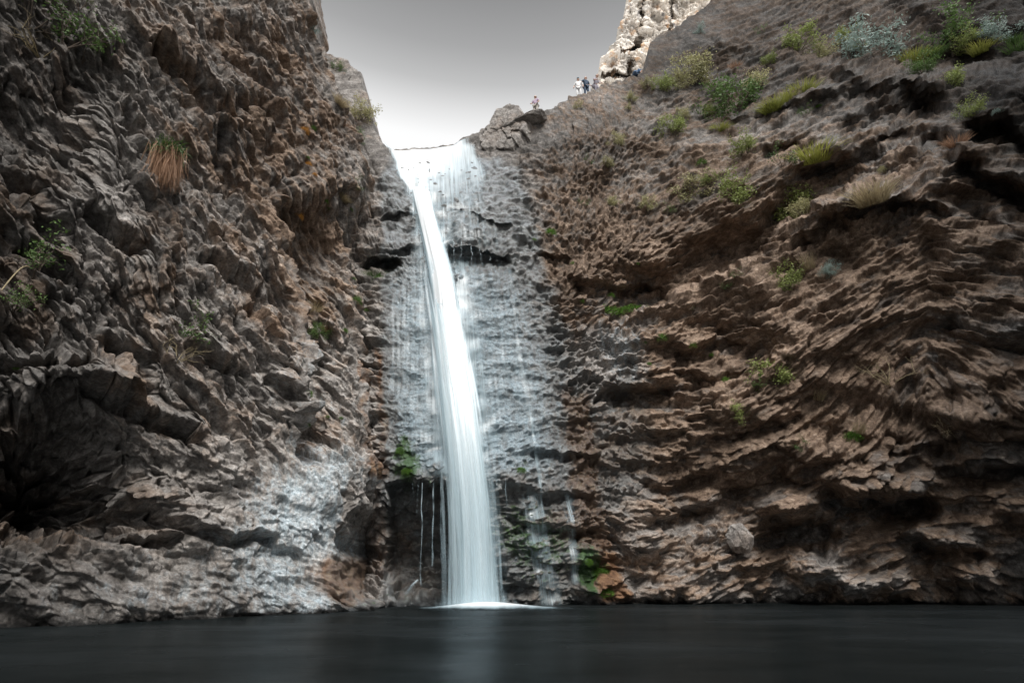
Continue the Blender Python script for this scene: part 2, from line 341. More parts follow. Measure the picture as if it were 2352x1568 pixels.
    b1 = b1 * (1 - .55 * rub); b2 = b2 * (1 - .45 * rub); b5 = b5 * (1 + 1.1 * rub); b3 = b3 * (1 + .6 * rub)
    rough = .55 + .6 * ss(-.5, .5, vnoise(U0 / 4 + 3, Z0 / 3, 44))
    dry = 1 - .82 * chute
    d = dry * (1 - lowr) * (.30 * b1 + .22 * rough * b2 + .12 * b3 + .17 * b5 - .14 * ss(.25, .75, vnoise(U / 1.3, V / .33, 48))) + lowr * (.36 * b4 + .18 * b2 * rough + .10 * b3 + .2 * b1 + .14 * b5)
    d = d + chute * (.10 * b3 + .12 * b6 + .07 * b5)
    d = d * (1 - .5 * chute * ss(600, 680, PY) * (1 - ss(980, 1080, PY)))
    d = d + .09 * fbm(U * 1.3, V * 2.2, 4, 45) + .015 * fbm(U * 6, V * 9, 2, 46)
    fade = ss(0, 10, np.arange(B.shape[0]))[:, None] * .5 + .5
    d = blur(d, 1) * (1 - .25 * rub) * fade * (1 - .15 * ss(420, 200, PY) * (1 - ss(1900, 2100, PX)))
    d = d * (1 - .92 * ss(875, 890, PX) * (1 - ss(1060, 1090, PX)) * ss(385, 348, PY))
    Pn = B + N * d[..., None]
    Pn[..., 2] -= .10 * np.maximum(d, 0) * (1 - chute)                      # lips sag over the gap below
    # ---- colour masks
    x = PX + 16 * vnoise(PX / 40, PY / 40, 51); y = PY + 16 * vnoise(PX / 40 + 5, PY / 40, 52)
    cell = np.clip(.35 * c2 + .3 * c3 + .35 * c1, 0, 1)
    cell = ss(.15, .85, cell)
    brown = .25 + .75 * ss(1180, 1330, x) * np.interp(y, [0, 250, 420, 560, 1000, 1180, 1400], [.34, .3, .6, 1, .95, .6, .35])
    brown = brown * (1 - .45 * bump2(x, y, 2350, 800, 260, 400)) - .7 * bump2(x, y, 1400, 830, 120, 170) - .3 * bump2(x, y, 1450, 1150, 90, 120)
    brown = brown + .25 * bump2(x, y, 750, 560, 110, 130) + .35 * bump2(x, y, 2000, 80, 300, 80)
    brown = np.where(PX < 1180, np.maximum(brown, .2), brown)
    edgeR = np.interp(PY, [340, 480, 600, 800, 1000, 1200, 1390], [1130, 1190, 1200, 1280, 1310, 1330, 1330])
    pale = (.22 + .52 * ss(540, 700, y)) * ss(838, 965, x) * (1 - ss(edgeR - 110, edgeR + 70, x)) * ss(330, 480, y) * (1 - ss(1040, 1150, y)) + .5 * bump2(x, y, 1420, 800, 70, 90, 1.5) + .3 * bump2(x, y, 1480, 1050, 60, 60) \
        + .25 * bump2(x, y, 1100, 330, 80, 40) + .35 * bump2(x, y, 790, 880, 60, 200)
    pale = pale + .45 * bump2(x, y, 1230, 1270, 90, 90) + .25 * bump2(x, y, 1640, 1230, 200, 90)
    rust = .75 * np.exp(-(line_d(x, y, [(866, 800), (872, 900), (885, 1000), (880, 1080)]) / 16) ** 2)
    rust = rust + 1.15 * np.exp(-(line_d(x, y, [(1325, 930), (1345, 1100), (1360, 1220), (1400, 1330), (1430, 1385)]) / 42) ** 2) * (y > 0) + .6 * bump2(x, y, 900, 1250, 90, 120, 1.5) + .28 * np.exp(-(line_d(x, y, [(1245, 600), (1290, 760), (1310, 950)]) / 16) ** 2)
    rust = rust + .35 * bump2(x, y, 2190, 320, 40, 40) + .3 * bump2(x, y, 1600, 700, 180, 60) + .25 * bump2(x, y, 2150, 60, 120, 60)
    moss = .58 * bump2(x, y, 1245, 1260, 120, 110, 1.5) + .95 * bump2(x, y, 1360, 1320, 34, 55, 1.5) + .75 * bump2(x, y, 930, 1050, 34, 70, 1.5) + .45 * bump2(x, y, 1200, 1070, 50, 40) + .5 * bump2(x, y, 930, 1380, 80, 16) \
        + .45 * bump2(x, y, 985, 1100, 60, 50) + .7 * bump2(x, y, 862, 632, 16, 8, 2) + .30 * bump2(x, y, 1150, 1180, 80, 80)
    wet = ss(850, 900, x) * (1 - ss(edgeR, edgeR + 90, x)) * ss(330, 400, y) + .6 * bump2(x, y, 1420, 1000, 90, 200, 2) + .4 * bump2(x, y, 1550, 1250, 150, 90)
    brown = brown * (1 - .75 * ss(850, 900, x) * (1 - ss(edgeR, edgeR + 40, x)) * (1 - ss(1100, 1200, y)))
    dark = .60 * ss(340, 120, y + .12 * (1500 - x)) * ss(1350, 1500, x) + .35 * bump2(x, y, 1900, 420, 350, 130) * 0 + .25 * ss(1950, 2350, x) + .08 - .25 * lowr + .38 * bump2(x, y, 1280, 330, 260, 110)  # darker upper rock; right-edge shade and brighter middle put into the colour
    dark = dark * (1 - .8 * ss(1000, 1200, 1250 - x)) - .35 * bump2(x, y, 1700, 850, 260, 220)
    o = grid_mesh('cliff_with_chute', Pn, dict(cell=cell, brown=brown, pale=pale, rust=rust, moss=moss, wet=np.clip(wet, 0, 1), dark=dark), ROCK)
    tag(o, kind='structure')
    return o, B, Pn, N, PX, PY
T0 = time.time()
RC, RB, RP, RN, RPX, RPY = right_cliff()
print('right cliff', time.time() - T0)
# ------------------------------------------------------------------ the left-hand cliff
XS = [(-400, 640), (-100, 672), (0, 690), (31, 703), (67, 719), (118, 739), (179, 764), (241, 790), (297, 808), (349, 826), (400, 826), (450, 818), (513, 820), (615, 839), (692, 853), (769, 860), (900, 866), (1000, 866),
      (1100, 856), (1150, 830), (1190, 790), (1260, 766), (1330, 770), (1375, 792), (1400, 830), (1500, 850)]
def left_cliff():
    nx = int(1150 * Q); ny = int(1000 * Q)
    b = np.linspace(0, 1, ny); py1 = np.where(b < .12, -420 + b / .12 * 400, -20 + (b - .12) / .88 * 1520)
    xs = smooth_pts(XS, py1) + 3 * vnoise(py1 / 18, py1 * 0, 500) + 1.5 * vnoise(py1 / 7, py1 * 0, 501)
    a = np.linspace(0, 1, nx)[None]; t = np.where(a < .15, a / .15 * .5 - 1, 0)
    x0 = -1500.; xm = -60.
    PX = np.where(a < .12, x0 + (a / .12) * (xm - x0), xm + (a - .12) / .88 * (xs[:, None] - xm)); PY = np.repeat(py1[:, None], nx, 1)
    wx = 16 * vnoise(PX / 70, PY / 70, 511) + 5 * vnoise(PX / 22, PY / 22, 513); wy = 14 * vnoise(PX / 70 + 9, PY / 70, 512) + 5 * vnoise(PX / 22, PY / 22 + 4, 514)
    x = PX + wx; y = PY + wy
    dx, dy, dz = ray(PX, PY)
    lean = np.interp(PX, [-1500, -300, 0, 400, 700, 860], [-.05, .0, .06, .14, .24, .30])
    # foot apron: wall stands forward below y = 1150
    off = 20.8
    tt = (off + lean * CH) / (dy - dx - lean * dz)
    D = np.zeros_like(tt)      # + = deeper, metres along the wall's normal
    D += 3.0 * bump2(x, y, 90, 1100, 150, 110, 1.6) + 1.2 * bump2(x, y, 230, 1190, 130, 40, 1.5)
    D += 1.3 * bump2(x, y, 100, 1100, 170, 120) * (vnoise(x / 48, y / 30, 531) + .5 * vnoise(x / 22, y / 14, 532))
    D -= .9 * bump2(x, y, 170, 880, 200, 60, 1.3)
    D -= .6 * ss(1100, 1360, y) * (1 - .4 * ss(0, 700, x)) + .3 * ss(950, 1200, y) * ss(350, 700, x) * (1 - ss(720, 790, x))
    D += .8 * bump2(x, y, 150, 260, 70, 110, 1.0) + 1.2 * bump2(x, y, 40, 180, 150, 180, 1.0)
    # the outer nose of the wall at x = 650..720, y = 480..1000
    nose = np.interp(PY, [400, 480, 560, 640, 780, 900, 1000, 1080], [640, 655, 655, 690, 722, 712, 694, 690])
    D += 1.7 * ss(-6, 10, x - nose) * ss(420, 500, y) * (1 - ss(960, 1080, y)) * (1 - .6 * ss(720, 860, x))
    D -= .6 * ss(-120, -6, x - nose) * (1 - ss(-6, 8, x - nose)) * ss(420, 520, y) * (1 - ss(960, 1060, y))
    for pts, amp, wid in [([(600, 240), (640, 280), (640, 330)], .7, 18), ([(470, 600), (560, 640), (600, 700)], .6, 16), ([(520, 300), (540, 420)], .8, 16), ([(380, 120), (470, 220), (540, 260)], .8, 20),
                          ([(220, 470), (300, 560)], .7, 16), ([(60, 560), (160, 640)], .6, 14), ([(560, 60), (600, 150), (640, 200)], .8, 16), ([(250, 780), (330, 830), (330, 900)], .8, 16), ([(440, 800), (520, 850)], .7, 14),
                          ([(200, 910), (330, 950), (440, 1010)], .9, 18), ([(360, 1180), (480, 1250), (620, 1240)], .5, 11), ([(0, 840), (90, 860), (190, 830)], .6, 14), ([(620, 870), (680, 920)], .5, 12),
                          ([(0, 350), (90, 420), (130, 520)], .8, 20), ([(160, 1230), (300, 1250), (420, 1240)], .5, 11), ([(640, 480), (700, 520)], .6, 14), ([(300, 250), (360, 330)], .7, 16)]:
        D += amp * np.exp(-(line_d(x, y, pts) / wid) ** 2); D -= .4 * amp * np.exp(-(line_d(x, y + wid * 1.5, pts) / wid) ** 2)
    D += .5 * vnoise(PX / 190, PY / 170, 521) + .2 * vnoise(PX / 80, PY / 65, 522)
    B = np.stack([dx * tt, dy * tt, CH + dz * tt], -1); B0 = B
    B = B + np.array([-.69, .69, -.1]) * D[..., None]
    # wrap round the edge and away behind it
    k = [(q, 0) for q in list(np.arange(1, 71) * .045) + [3.6, 4.2, 5, 6, 8]]
    ext = [B[:, -1:] + np.array([-.05 * d, d, 0]) for d, z in k]
    B0 = np.concatenate([B0] + [B0[:, -1:] + (e_ - B[:, -1:]) for e_ in ext], 1); B = np.concatenate([B] + ext, 1); PX = np.concatenate([PX] + [PX[:, -1:]] * len(k), 1); PY = np.concatenate([PY] + [PY[:, -1:]] * len(k), 1)
    Bs = blur(B, 20); N = normals(Bs)
    if N[ny // 2, nx // 2, 0] < 0: N = -N
    A0 = (B0[..., 0] + B0[..., 1]) * .7071; Z0 = B0[..., 2]
    # the broken blocks slant down to the right; flatter low down
    ang = np.interp(PY, [0, 300, 700, 1000, 1200, 1500], [R(62), R(56), R(45), R(30), R(12), R(5)]); ang = R(50) 
    warp = .3 * vnoise(A0 / 5, Z0 / 5, 61); warp2 = .35 * vnoise(A0 / 5 + 4, Z0 / 5, 62)
    Uh = A0 * math.cos(ang) - Z0 * math.sin(ang) + warp; Vh = A0 * math.sin(ang) + Z0 * math.cos(ang) + warp2
    a2 = R(14); Ul = A0 * math.cos(a2) - Z0 * math.sin(a2) + warp; Vl = A0 * math.sin(a2) + Z0 * math.cos(a2) + warp2
    low = ss(960, 1160, PY + 40 * vnoise(PX / 120, PY / 120, 63) - (PX - 400) * .25)
    foot = ss(1150, 1290, PY - (400 - PX) * .12 + ss(350, 700, PX) * 180 * (1 - ss(740, 800, PX)) + 40 * vnoise(PX / 100, PY / 100, 64))
    h1, c1 = blocks(Uh, Vh, 1.5, .55, 71, tilt=.7, lip=.5, crev=.12, warp=.12)
    h2_, c2 = blocks(Uh, Vh, .55, .21, 72, tilt=.8, lip=.5, crev=.2, warp=.1)
    h3, c3 = blocks(Uh, Vh, .24, .11, 73, tilt=.7, lip=.4, crev=.2, warp=.1)
    l1, k1 = blocks(Ul, Vl, 1.1, .55, 74, tilt=.8, lip=.6, crev=.12, warp=.12)
    l2, k2 = blocks(Ul, Vl, .45, .21, 75, tilt=.7, lip=.6, crev=.2, warp=.1)
    l3, k3 = blocks(Ul, Vl, .20, .11, 76, tilt=.6, lip=.5, crev=.2, warp=.1)
    vr = .6 + .6 * ss(-.5, .5, vnoise(A0 / 3, Z0 / 3, 65))
    pk = -.26 * ss(.2, .65, vnoise(Uh / 1.2, Vh / .38, 77)) - .10 * ss(.2, .6, vnoise(Uh / .5, Vh / .17, 81))
    dh = .28 * h1 + .21 * vr * h2_ + .10 * h3 + pk; dl = .27 * l1 + .22 * vr * l2 + .10 * l3 - .10 * ss(.3, .7, vnoise(Ul / 1.2, Vl / .35, 80))
    d = dh * (1 - low) + dl * low; d = d * (1 - .62 * foot)
    d = d + .08 * fbm(Uh * 1.6, Vh * 2.4, 4, 66) + .015 * fbm(Uh * 6, Vh * 9, 2, 67); d = blur(d, 1)
    Pn = B + N * d[..., None]; Pn[..., 2] -= .22 * np.maximum(d, 0) * (1 - foot)
    cell = (.35 * c2 + .3 * c3 + .35 * c1) * (1 - low) + (.35 * k2 + .3 * k3 + .35 * k1) * low; cell = ss(.15, .85, cell) * (1 - .5 * foot) + .25 * foot
    brown = .42 + .14 * bump2(x := PX + 20 * vnoise(PX / 50, PY / 50, 68), y := PY + 20 * vnoise(PX / 50 + 3, PY / 50, 69), 700, 400, 150, 400) + .22 * bump2(x, y, 720, 550, 90, 110) + .08 * bump2(x, y, 500, 100, 200, 150) \
        - .3 * bump2(x, y, 200, 400, 160, 300) - .15 * ss(700, 900, y) + .3 * bump2(x, y, 60, 1230, 140, 50)
    fy = 1190 - ss(380, 760, x) * 190
    pale = .38 * ss(fy - 60, fy + 130, y) * (.75 + .3 * ss(150, 520, x)) + .10 * bump2(x, y, 680, 1150, 170, 180) + .18 * bump2(x, y, 700, 820, 90, 120) + .22 * ss(430, 700, x) * ss(600, 900, y)
    pale *= 1 - .9 * bump2(x, y, 120, 1080, 180, 120, 2)
    rust = 1.25 * bump2(x, y, 762, 1340, 50, 66, 1.6) + .55 * bump2(x, y, 720, 1310, 22, 50) + .35 * bump2(x, y, 620, 1390, 60, 12) + .75 * np.exp(-(line_d(x, y, [(862, 810), (860, 920), (862, 1080)]) / 14) ** 2) \
        + .55 * bump2(x, y, 830, 1060, 30, 60) * .6 + .3 * bump2(x, y, 705, 300, 14, 20)
    moss = .5 * bump2(x, y, 800, 1392, 60, 8) 
    pale = pale * (1 - .8 * np.clip(rust, 0, 1)) * (1 - .8 * ss(765, 800, PX) * ss(1080, 1150, PY))
    wet = .8 * bump2(x, y, 770, 1345, 60, 60, 2) + .35 * ss(1180, 1300, y) + .6 * bump2(x, y, 860, 950, 25, 200)
    o = grid_mesh('cliff_wall_left', Pn, dict(cell=cell, brown=brown, pale=pale, rust=rust, moss=moss, wet=np.clip(wet, 0, 1), dark=.08 + .42 * ss(420, 0, x) - .25 * ss(400, 650, x) * ss(350, 600, y)), ROCK)  # dark: left-edge shade and brighter wall by the falls put into the colour
    tag(o, kind='structure')
    return o, Pn, N
LC, LP, LN = left_cliff()
print('left cliff', time.time() - T0)
# ------------------------------------------------------------------ water of the pool
def pool():
    n = NT('pool_water'); v = n.vec((.5, 1.0, 1)); b1 = n.noise(1.0, 5, .6, v); b2 = n.noise(.35, 3, .5, v)
    bp = n.n('Bump', {'Strength': .12, 'Distance': .25, 'Height': n.math('ADD', b1, b2)}).outputs[0]
    d = n.n('BsdfDiffuse', {'Color': (.003, .0042, .004, 1)}).outputs[0]; g = n.n('BsdfGlossy', {'Color': (.9, .96, 1, 1), 'Roughness': n.mapr(b2, .3, .7, .20, .33), 'Normal': bp}).outputs[0]
    f = n.math('MULTIPLY', n.n('Fresnel', {'IOR': 1.33}).outputs[0], n.mapr(b1, .35, .65, .10, .145))      # long-smoothed ripples send back only part of the light
    m = n.done(n.n('MixShader', {0: f, 1: d, 2: g}).outputs[0])
    x = np.linspace(-40, 60, 60); y = np.linspace(-40, 30, 50); X, Y = np.meshgrid(x, y)
    o = grid_mesh('pool_water', np.stack([X, Y, 0 * X], -1), {}, m, True); tag(o, kind='structure')
pool()
# ------------------------------------------------------------------ where the rock surface lies, for setting things down on it
HW, HH = 1176, 784
ZB = np.full(HW * HH, 1e9); ZI = np.zeros((HW * HH, 6), np.float32)
def project(P):
    x, y, z = P[..., 0], P[..., 1], P[..., 2] - CH
    f = y * CP + z * SP; u = -y * SP + z * CP
    return 1176 + F * x / f, 784 - F * u / f, f
def splat(P, N):
    px, py, f = project(P); px = px.ravel(); py = py.ravel(); f = f.ravel(); N = blur(N, 5).reshape(-1, 3); P = P.reshape(-1, 3)
    i = (px / 2).astype(int); j = (py / 2).astype(int); m = (px > 0) & (py > 0) & (i < HW) & (j < HH) & (f > 0)
    k = j[m] * HW + i[m]; f = f[m]; P = P[m]; N = N[m]; o = np.argsort(-f, kind='stable'); k = k[o]; f = f[o]
    near = f < ZB[k]; k = k[near]; ZB[k] = f[near]; sel = o[near]
    ZI[k, :3] = P[sel]; ZI[k, 3:] = N[sel]
splat(RP, RN); splat(LP, LN)
ZB = ZB.reshape(HH, HW); ZI = ZI.reshape(HH, HW, 6)
def ground(px, py):
    """the rock point seen at this place in the photo, its normal, and metres per photo pixel"""
    i, j = int(px / 2), int(py / 2)
    for r in range(0, 12):
        a = ZB[max(0, j - r):j + r + 1, max(0, i - r):i + r + 1]
        if a.size and a.min() < 1e8:
            q = ZI[max(0, j - r):j + r + 1, max(0, i - r):i + r + 1].reshape(-1, 6)[a.argmin()]
            n = Vector(q[3:]); n.normalize(); return Vector(q[:3]), n, float(a.min()) / F
    p = at(px, py, 20.); return Vector(p), Vector((0, -1, 0)), 20 / F
# ------------------------------------------------------------------ the waterfall
def water_material(name, core):
    n = NT(name); uv = n.n('Attribute', attribute_name='suv').outputs['Vector']; den = n.attr('den')
    st = n.noise(1.0, 5, .62, n.n('Mapping', {0: uv, 3: (9, .22, 1)}).outputs[0]); st2 = n.noise(1.0, 3, .6, n.n('Mapping', {0: uv, 3: (26, .5, 1)}).outputs[0])
    s = n.math('ADD', n.math('MULTIPLY', st, .65), n.math('MULTIPLY', st2, .35))
    a = n.mapr(n.math('ADD', n.math('MULTIPLY', den, 1.25), n.math('MULTIPLY', n.math('SUBTRACT', s, .5), core)), .12, 1.0, 0, .97)
    a = n.math('MULTIPLY', a, n.mapr(den, 0, .12))
    bp = n.n('Bump', {'Strength': .25, 'Distance': .05, 'Height': s}).outputs[0]
    col = n.ramp(den, [(0, (.42, .60, .68)), (.5, (.66, .79, .84)), (.95, (.93, .95, .96))])
    d = n.n('BsdfDiffuse', {'Color': col, 'Normal': bp}).outputs[0]; t = n.n('BsdfTranslucent', {'Color': col}).outputs[0]
    g = n.n('BsdfGlossy', {'Color': (1, 1, 1, 1), 'Roughness': .35, 'Normal': bp}).outputs[0]
    m = n.n('MixShader', {0: .35, 1: d, 2: t}).outputs[0]; m = n.n('MixShader', {0: .12, 1: m, 2: g}).outputs[0]
    tr = n.n('BsdfTransparent').outputs[0]
    return n.done(n.n('MixShader', {0: a, 1: tr, 2: m}).outputs[0])
FALLW = water_material('falling_water', 2.3); FILMW = water_material('water_film', 1.3)
root = bpy.data.objects.new('waterfall', None); C.objects.link(root); root.location = (-.85, 17.5, 0)
tag(root, 'tall white silky waterfall pouring down the chute into the dark pool', 'waterfall')
bpy.context.view_layer.update()
def under(o, r): o.parent = r; o.matrix_parent_inverse = r.matrix_world.inverted(); return o
def tube(name, rows, depth, dens, mat, na=72, ny=420, fold=.12, seed=0):
    """rows: (py, left px, right px, Y). A rounded body of falling water, thin at its sides."""
    r = np.array(rows, float); py = np.linspace(r[0, 0], r[-1, 0], ny)
    L = tab1(r[:, 0], r[:, 1], py); Rr = tab1(r[:, 0], r[:, 2], py); Y = tab1(r[:, 0], r[:, 3], py)
    a = at(L, py, Y); b = at(Rr, py, Y); c = (a + b) / 2; hw = (b - a)[:, 0] / 2
    th = np.linspace(0, 2 * math.pi, na + 1)[None]; ux = np.cos(th); uy = np.sin(th)
    z = c[:, 2][:, None]
    rad = 1 + fold * vnoise(ux * 4 + 0 * z, z * .12 + seed, seed) + fold * .5 * vnoise(ux * 11 + 0 * z, z * .25, seed + 1)
    P = np.stack([c[:, 0][:, None] + hw[:, None] * ux * rad, c[:, 1][:, None] + np.minimum(hw[:, None] * .45, depth) * uy * rad, z + 0 * th], -1)
    t = ((py - py[0]) / (py[-1] - py[0]))[:, None]
    den = dens(t, np.abs(ux)) * (1 - ss(.50, 1.0, np.abs(ux)) * .97)
    suv = np.stack([ux * hw[:, None] * 1.0 + seed * 3.3 + 0 * t, z + .9 * np.sin(ux * 3) + 0 * th, uy * .3 + 0 * t], -1)
    return under(grid_mesh(name, P, dict(den=np.clip(den, 0, 1), suv=suv), mat, True), root)
tube('main_stream', [(352, 915, 985, 23.3), (400, 930, 990, 22.6), (470, 948, 1000, 21.2), (560, 968, 1022, 20.2), (650, 984, 1050, 19.4), (760, 992, 1068, 18.9), (860, 1002, 1086, 18.5), (960, 1010, 1104, 18.1), (1060, 1018, 1122, 17.85), (1180, 1022, 1138, 17.65), (1300, 1024, 1148, 17.55), (1393, 1020, 1156, 17.5)],
     .28, lambda t, u: np.interp(t, [0, .6, .72, .85, 1], [1.0, 1.0, .68, .45, .50]) - .25 * ss(.45, .6, t) * u, FALLW, seed=1)
tube('outer_veil', [(560, 955, 1032, 20.0), (760, 978, 1080, 18.75), (960, 994, 1120, 17.95), (1180, 1006, 1152, 17.5), (1393, 1004, 1174, 17.35)],
     .2, lambda t, u: np.interp(t, [0, .2, .6, 1], [.0, .42, .40, .34]) + 0 * u, FALLW, seed=5, ny=300)
tube('inner_stream', [(700, 1000, 1050, 19.0), (900, 1020, 1090, 18.25), (1100, 1050, 1118, 17.75), (1393, 1050, 1140, 17.5)],
     .16, lambda t, u: np.interp(t, [0, .1, .5, 1], [.6, 1, .85, .7]) + 0 * u, FALLW, seed=2, ny=300)
def wet_part(name, keep_f, dens_f, off=.05, st=2, soft=4):
    Pb = blur(RP, soft)[1::st, ::st]; Nn = blur(RN, 4)[1::st, ::st]; Nn = Nn / np.linalg.norm(Nn, axis=-1, keepdims=True); px = RPX[1::st, ::st]; py = RPY[1::st, ::st]
    den = dens_f(px, py); P = Pb + Nn * (off + .10 * ss(372, 345, py))[..., None]
    ci = np.where((den > .02).any(0))[0]; ri = np.where((den > .02).any(1))[0]
    sl = (slice(ri[0], ri[-1] + 1), slice(ci[0], ci[-1] + 1)); P = P[sl]; den = den[sl]
    k = np.maximum.reduce([den[:-1, :-1], den[1:, :-1], den[:-1, 1:], den[1:, 1:]]) > .02
    suv = np.stack([P[..., 0] * 1.0 + P[..., 2] * .11, P[..., 2], 0 * P[..., 0]], -1)
    o = grid_mesh(name, P, dict(den=np.clip(den, 0, 1), suv=suv), FILMW, True, keep=k)
    return under(o, root)
def wobx(px, py): return px + 10 * vnoise(px / 30, py / 30, 90), py + 10 * vnoise(px / 30 + 4, py / 30, 91)
def d_top(px, py):
    x, y = wobx(px, py)
    l = np.interp(y, [330, 380, 430, 480, 560], [880, 895, 925, 935, 955]); r = np.interp(y, [330, 380, 430, 480, 560, 600], [1085, 1125, 1120, 1130, 1160, 1140])
    v = np.interp(y, [330, 390, 430, 480, 560, 620, 640], [1.0, .78, .52, .36, .28, .20, 0]) * np.interp(x, [940, 1000, 1060, 1160], [1, .88, .62, .42])
    return v * ss(-6, 22, x - l) * ss(-6, 26, r - x)
def d_left(px, py):
    x, y = wobx(px, py); c = np.interp(y, [480, 600, 1100], [985, 1000, 1030]); l = np.interp(y, [480, 600, 700, 900, 1000, 1110], [940, 925, 880, 885, 930, 945])
    return (.16 + .30 * np.exp(-((x - c) / 32) ** 2)) * ss(-5, 25, x - l) * ss(480, 540, y) * (1 - ss(1095, 1112, y)) * (1 - ss(c + 20, c + 50, x))
def d_right(px, py):
    x, y = wobx(px, py); s = np.interp(py, [480, 620, 820, 1020, 1390], [1000, 1040, 1075, 1115, 1150])
    v = .33 * np.exp(-(np.clip(x - s, 0, None) / 34) ** 2) + .13 * ss(s - 10, s + 10, x) * (1 - ss(s + 110, s + 190, x)) * (1 - ss(900, 1050, y))
    v = v * ss(s - 30, s - 5, x) * ss(560, 660, y) * np.interp(y, [600, 1000, 1150, 1390], [1, .8, .38, .3])
    for pts, a, wd in [([(1170, 620), (1185, 760), (1205, 900), (1225, 1000), (1240, 1100), (1247, 1200), (1255, 1300)], .26, 6), ([(1225, 1150), (1240, 1260), (1262, 1370)], .35, 26), ([(1060, 600), (1075, 700)], .4, 12), ([(1305, 1140), (1318, 1260), (1322, 1330)], .35, 10)]:
        v = np.maximum(v, a * np.exp(-(line_d(px, py, pts) / wd) ** 2))
    return v
wet_part('cascade_sheet', None, d_top, off=.07, soft=5)
wet_part('side_veil', None, d_left, off=.08, soft=8)
wet_part('side_veil', None, d_right, off=.08, soft=8)
random.seed(4)
def trickle(px0, py0, px1, py1, Y, w, den=.75, seed=0):
    w = w * .42
    rw = []
    for k in range(9):
        t = k / 8; q = px0 + (px1 - px0) * t + random.uniform(-1.6, 1.6) * (k > 0); ww = w * random.uniform(.6, 1.3) * (1 + .5 * t); rw.append((py0 + (py1 - py0) * t, q - ww, q + ww, Y))
    tube('trickle', rw, .03, lambda t, u: den * (.75 - .45 * t) * (.65 + .8 * vnoise(t * 9 + seed, t * 0 + seed * 1.7, 33)) + 0 * u, FALLW, na=10, ny=90, seed=seed)
for i, a in enumerate([(970, 1108, 966, 1345, 17.85, 3.2, .8), (996, 1108, 992, 1300, 17.9, 4.5, .5), (960, 1112, 958, 1180, 17.85, 1.8, .5), (1012, 1108, 1014, 1330, 17.9, 5, .4), (1041, 548, 1042, 586, 20.3, 2.2, .8), (1060, 555, 1060, 590, 20.35, 1.8, .7),
                       (1083, 563, 1084, 598, 20.5, 2, .75), (1102, 560, 1103, 598, 20.6, 1.8, .7), (1125, 572, 1126, 602, 20.8, 2.4, .7), (1140, 560, 1141, 600, 20.9, 1.6, .7), (1076, 470, 1082, 520, 20.9, 3, .7), (962, 520, 966, 560, 20.4, 4, .6),
                       (1160, 1090, 1166, 1230, 18.1, 3, .3), (1240, 1080, 1252, 1290, 18.0, 3, .45), (948, 1105, 950, 1150, 17.85, 1.5, .4)]): trickle(*a, seed=20 + i)
def foam():
    rr = np.linspace(0, 1, 40)[:, None]; th = np.linspace(0, 2 * math.pi, 121)[None]
    rad = rr * (1 + .10 * vnoise(np.cos(th) * 3, np.sin(th) * 3, 95))
    X = -.85 + .12 + 2.6 * rad * np.cos(th) * (1 + .15 * (np.cos(th) > 0)); Y = 16.95 + 1.15 * rad * np.sin(th); Z = .012 + .16 * np.exp(-(rad / .45) ** 2) + 0 * th
    P = np.stack([X, Y, Z], -1); den = np.clip(1.15 * np.exp(-(rad / .52) ** 2.4), 0, 1) * (1 - ss(.85, 1, rad)) + 0 * th
    suv = np.stack([X * .12, Y * 1.5, Z], -1)
    under(grid_mesh('foam', P, dict(den=den, suv=suv), FILMW, True), root)
    # spray thrown up where the little trickle strikes the ledge left of the falls
    r = [(1330, 955, 965, 17.45), (1342, 940, 955, 17.4), (1354, 930, 948, 17.4), (1366, 920, 940, 17.4)]
    tube('splash', r, .06, lambda t, u: .20 - .12 * t + 0 * u, FALLW, na=16, ny=30, seed=50)
foam()
tube('spray', [(1330, 1000, 1180, 17.3), (1365, 975, 1210, 17.25), (1394, 955, 1240, 17.2)], .35, lambda t, u: .42 * t * (1 - u) + 0 * u, FILMW, na=40, ny=40, seed=60)
# ------------------------------------------------------------------ loose rocks on the skyline and far cliff
def rock_object(name, c, size, seed, attrs, peak=0., rot=0., n=(150, 260), big=.22):
    th = np.linspace(.02, math.pi - .02, n[0])[:, None]; ph = np.linspace(0, 2 * math.pi, n[1])[None]
    x = np.sin(th) * np.cos(ph); y = np.sin(th) * np.sin(ph); z = np.cos(th) + 0 * ph
    S = np.stack([x, y, z], -1); rng = np.random.RandomState(seed); d = np.full(x.shape, 10.)
    for k in range(18):                                  # cut by random planes: a faceted stone
        v = rng.normal(size=3); v /= np.linalg.norm(v); q = (S * v).sum(-1); d = np.minimum(d, np.where(q > .05, (.80 + .2 * rng.rand()) / np.maximum(q, .05), 10))
    d = np.minimum(d, 1.15); S = S * d[..., None]
    b = big * blocks(x * 1.2 + z * .9, z * .9 + y * .5 - x * .5, .5, .4, seed, lip=.2, warp=.1)[0] + .10 * fbm(x * 2 + z, y * 2 + z * 1.7, 5, seed) + .04 * fbm(x * 9 + z * 3, y * 8 - z * 6, 3, seed + 3)
    S = S * (1 + .55 * b)[..., None]
    if peak: k = 1 - peak * np.clip((S[..., 2] + .6) / 1.7, 0, 1); S[..., 0] *= k; S[..., 1] *= k
    cr, sr = math.cos(rot), math.sin(rot)
    P = S * np.array(size) ; P = np.stack([P[..., 0] * cr - P[..., 2] * sr, P[..., 1], P[..., 0] * sr + P[..., 2] * cr], -1)
    o = grid_mesh(name, P, {k: np.full(x.shape, v) for k, v in attrs.items()}, ROCK); o.location = c
    return o
def P3(px, py, Y): return Vector(at(px, py, Y))
dflt = dict(cell=.5, brown=.15, pale=.1, rust=0, moss=0, wet=0)
p, nn, m = ground(1172, 292)
o = rock_object('boulder', p + Vector((0, .55, -.1)), (84 * m, 1.5, 96 * m), 7, dict(dflt, brown=.3, pale=.15), peak=.62, big=.22); tag(o, 'grey peaked boulder standing on the skyline right of the falls', 'boulder')
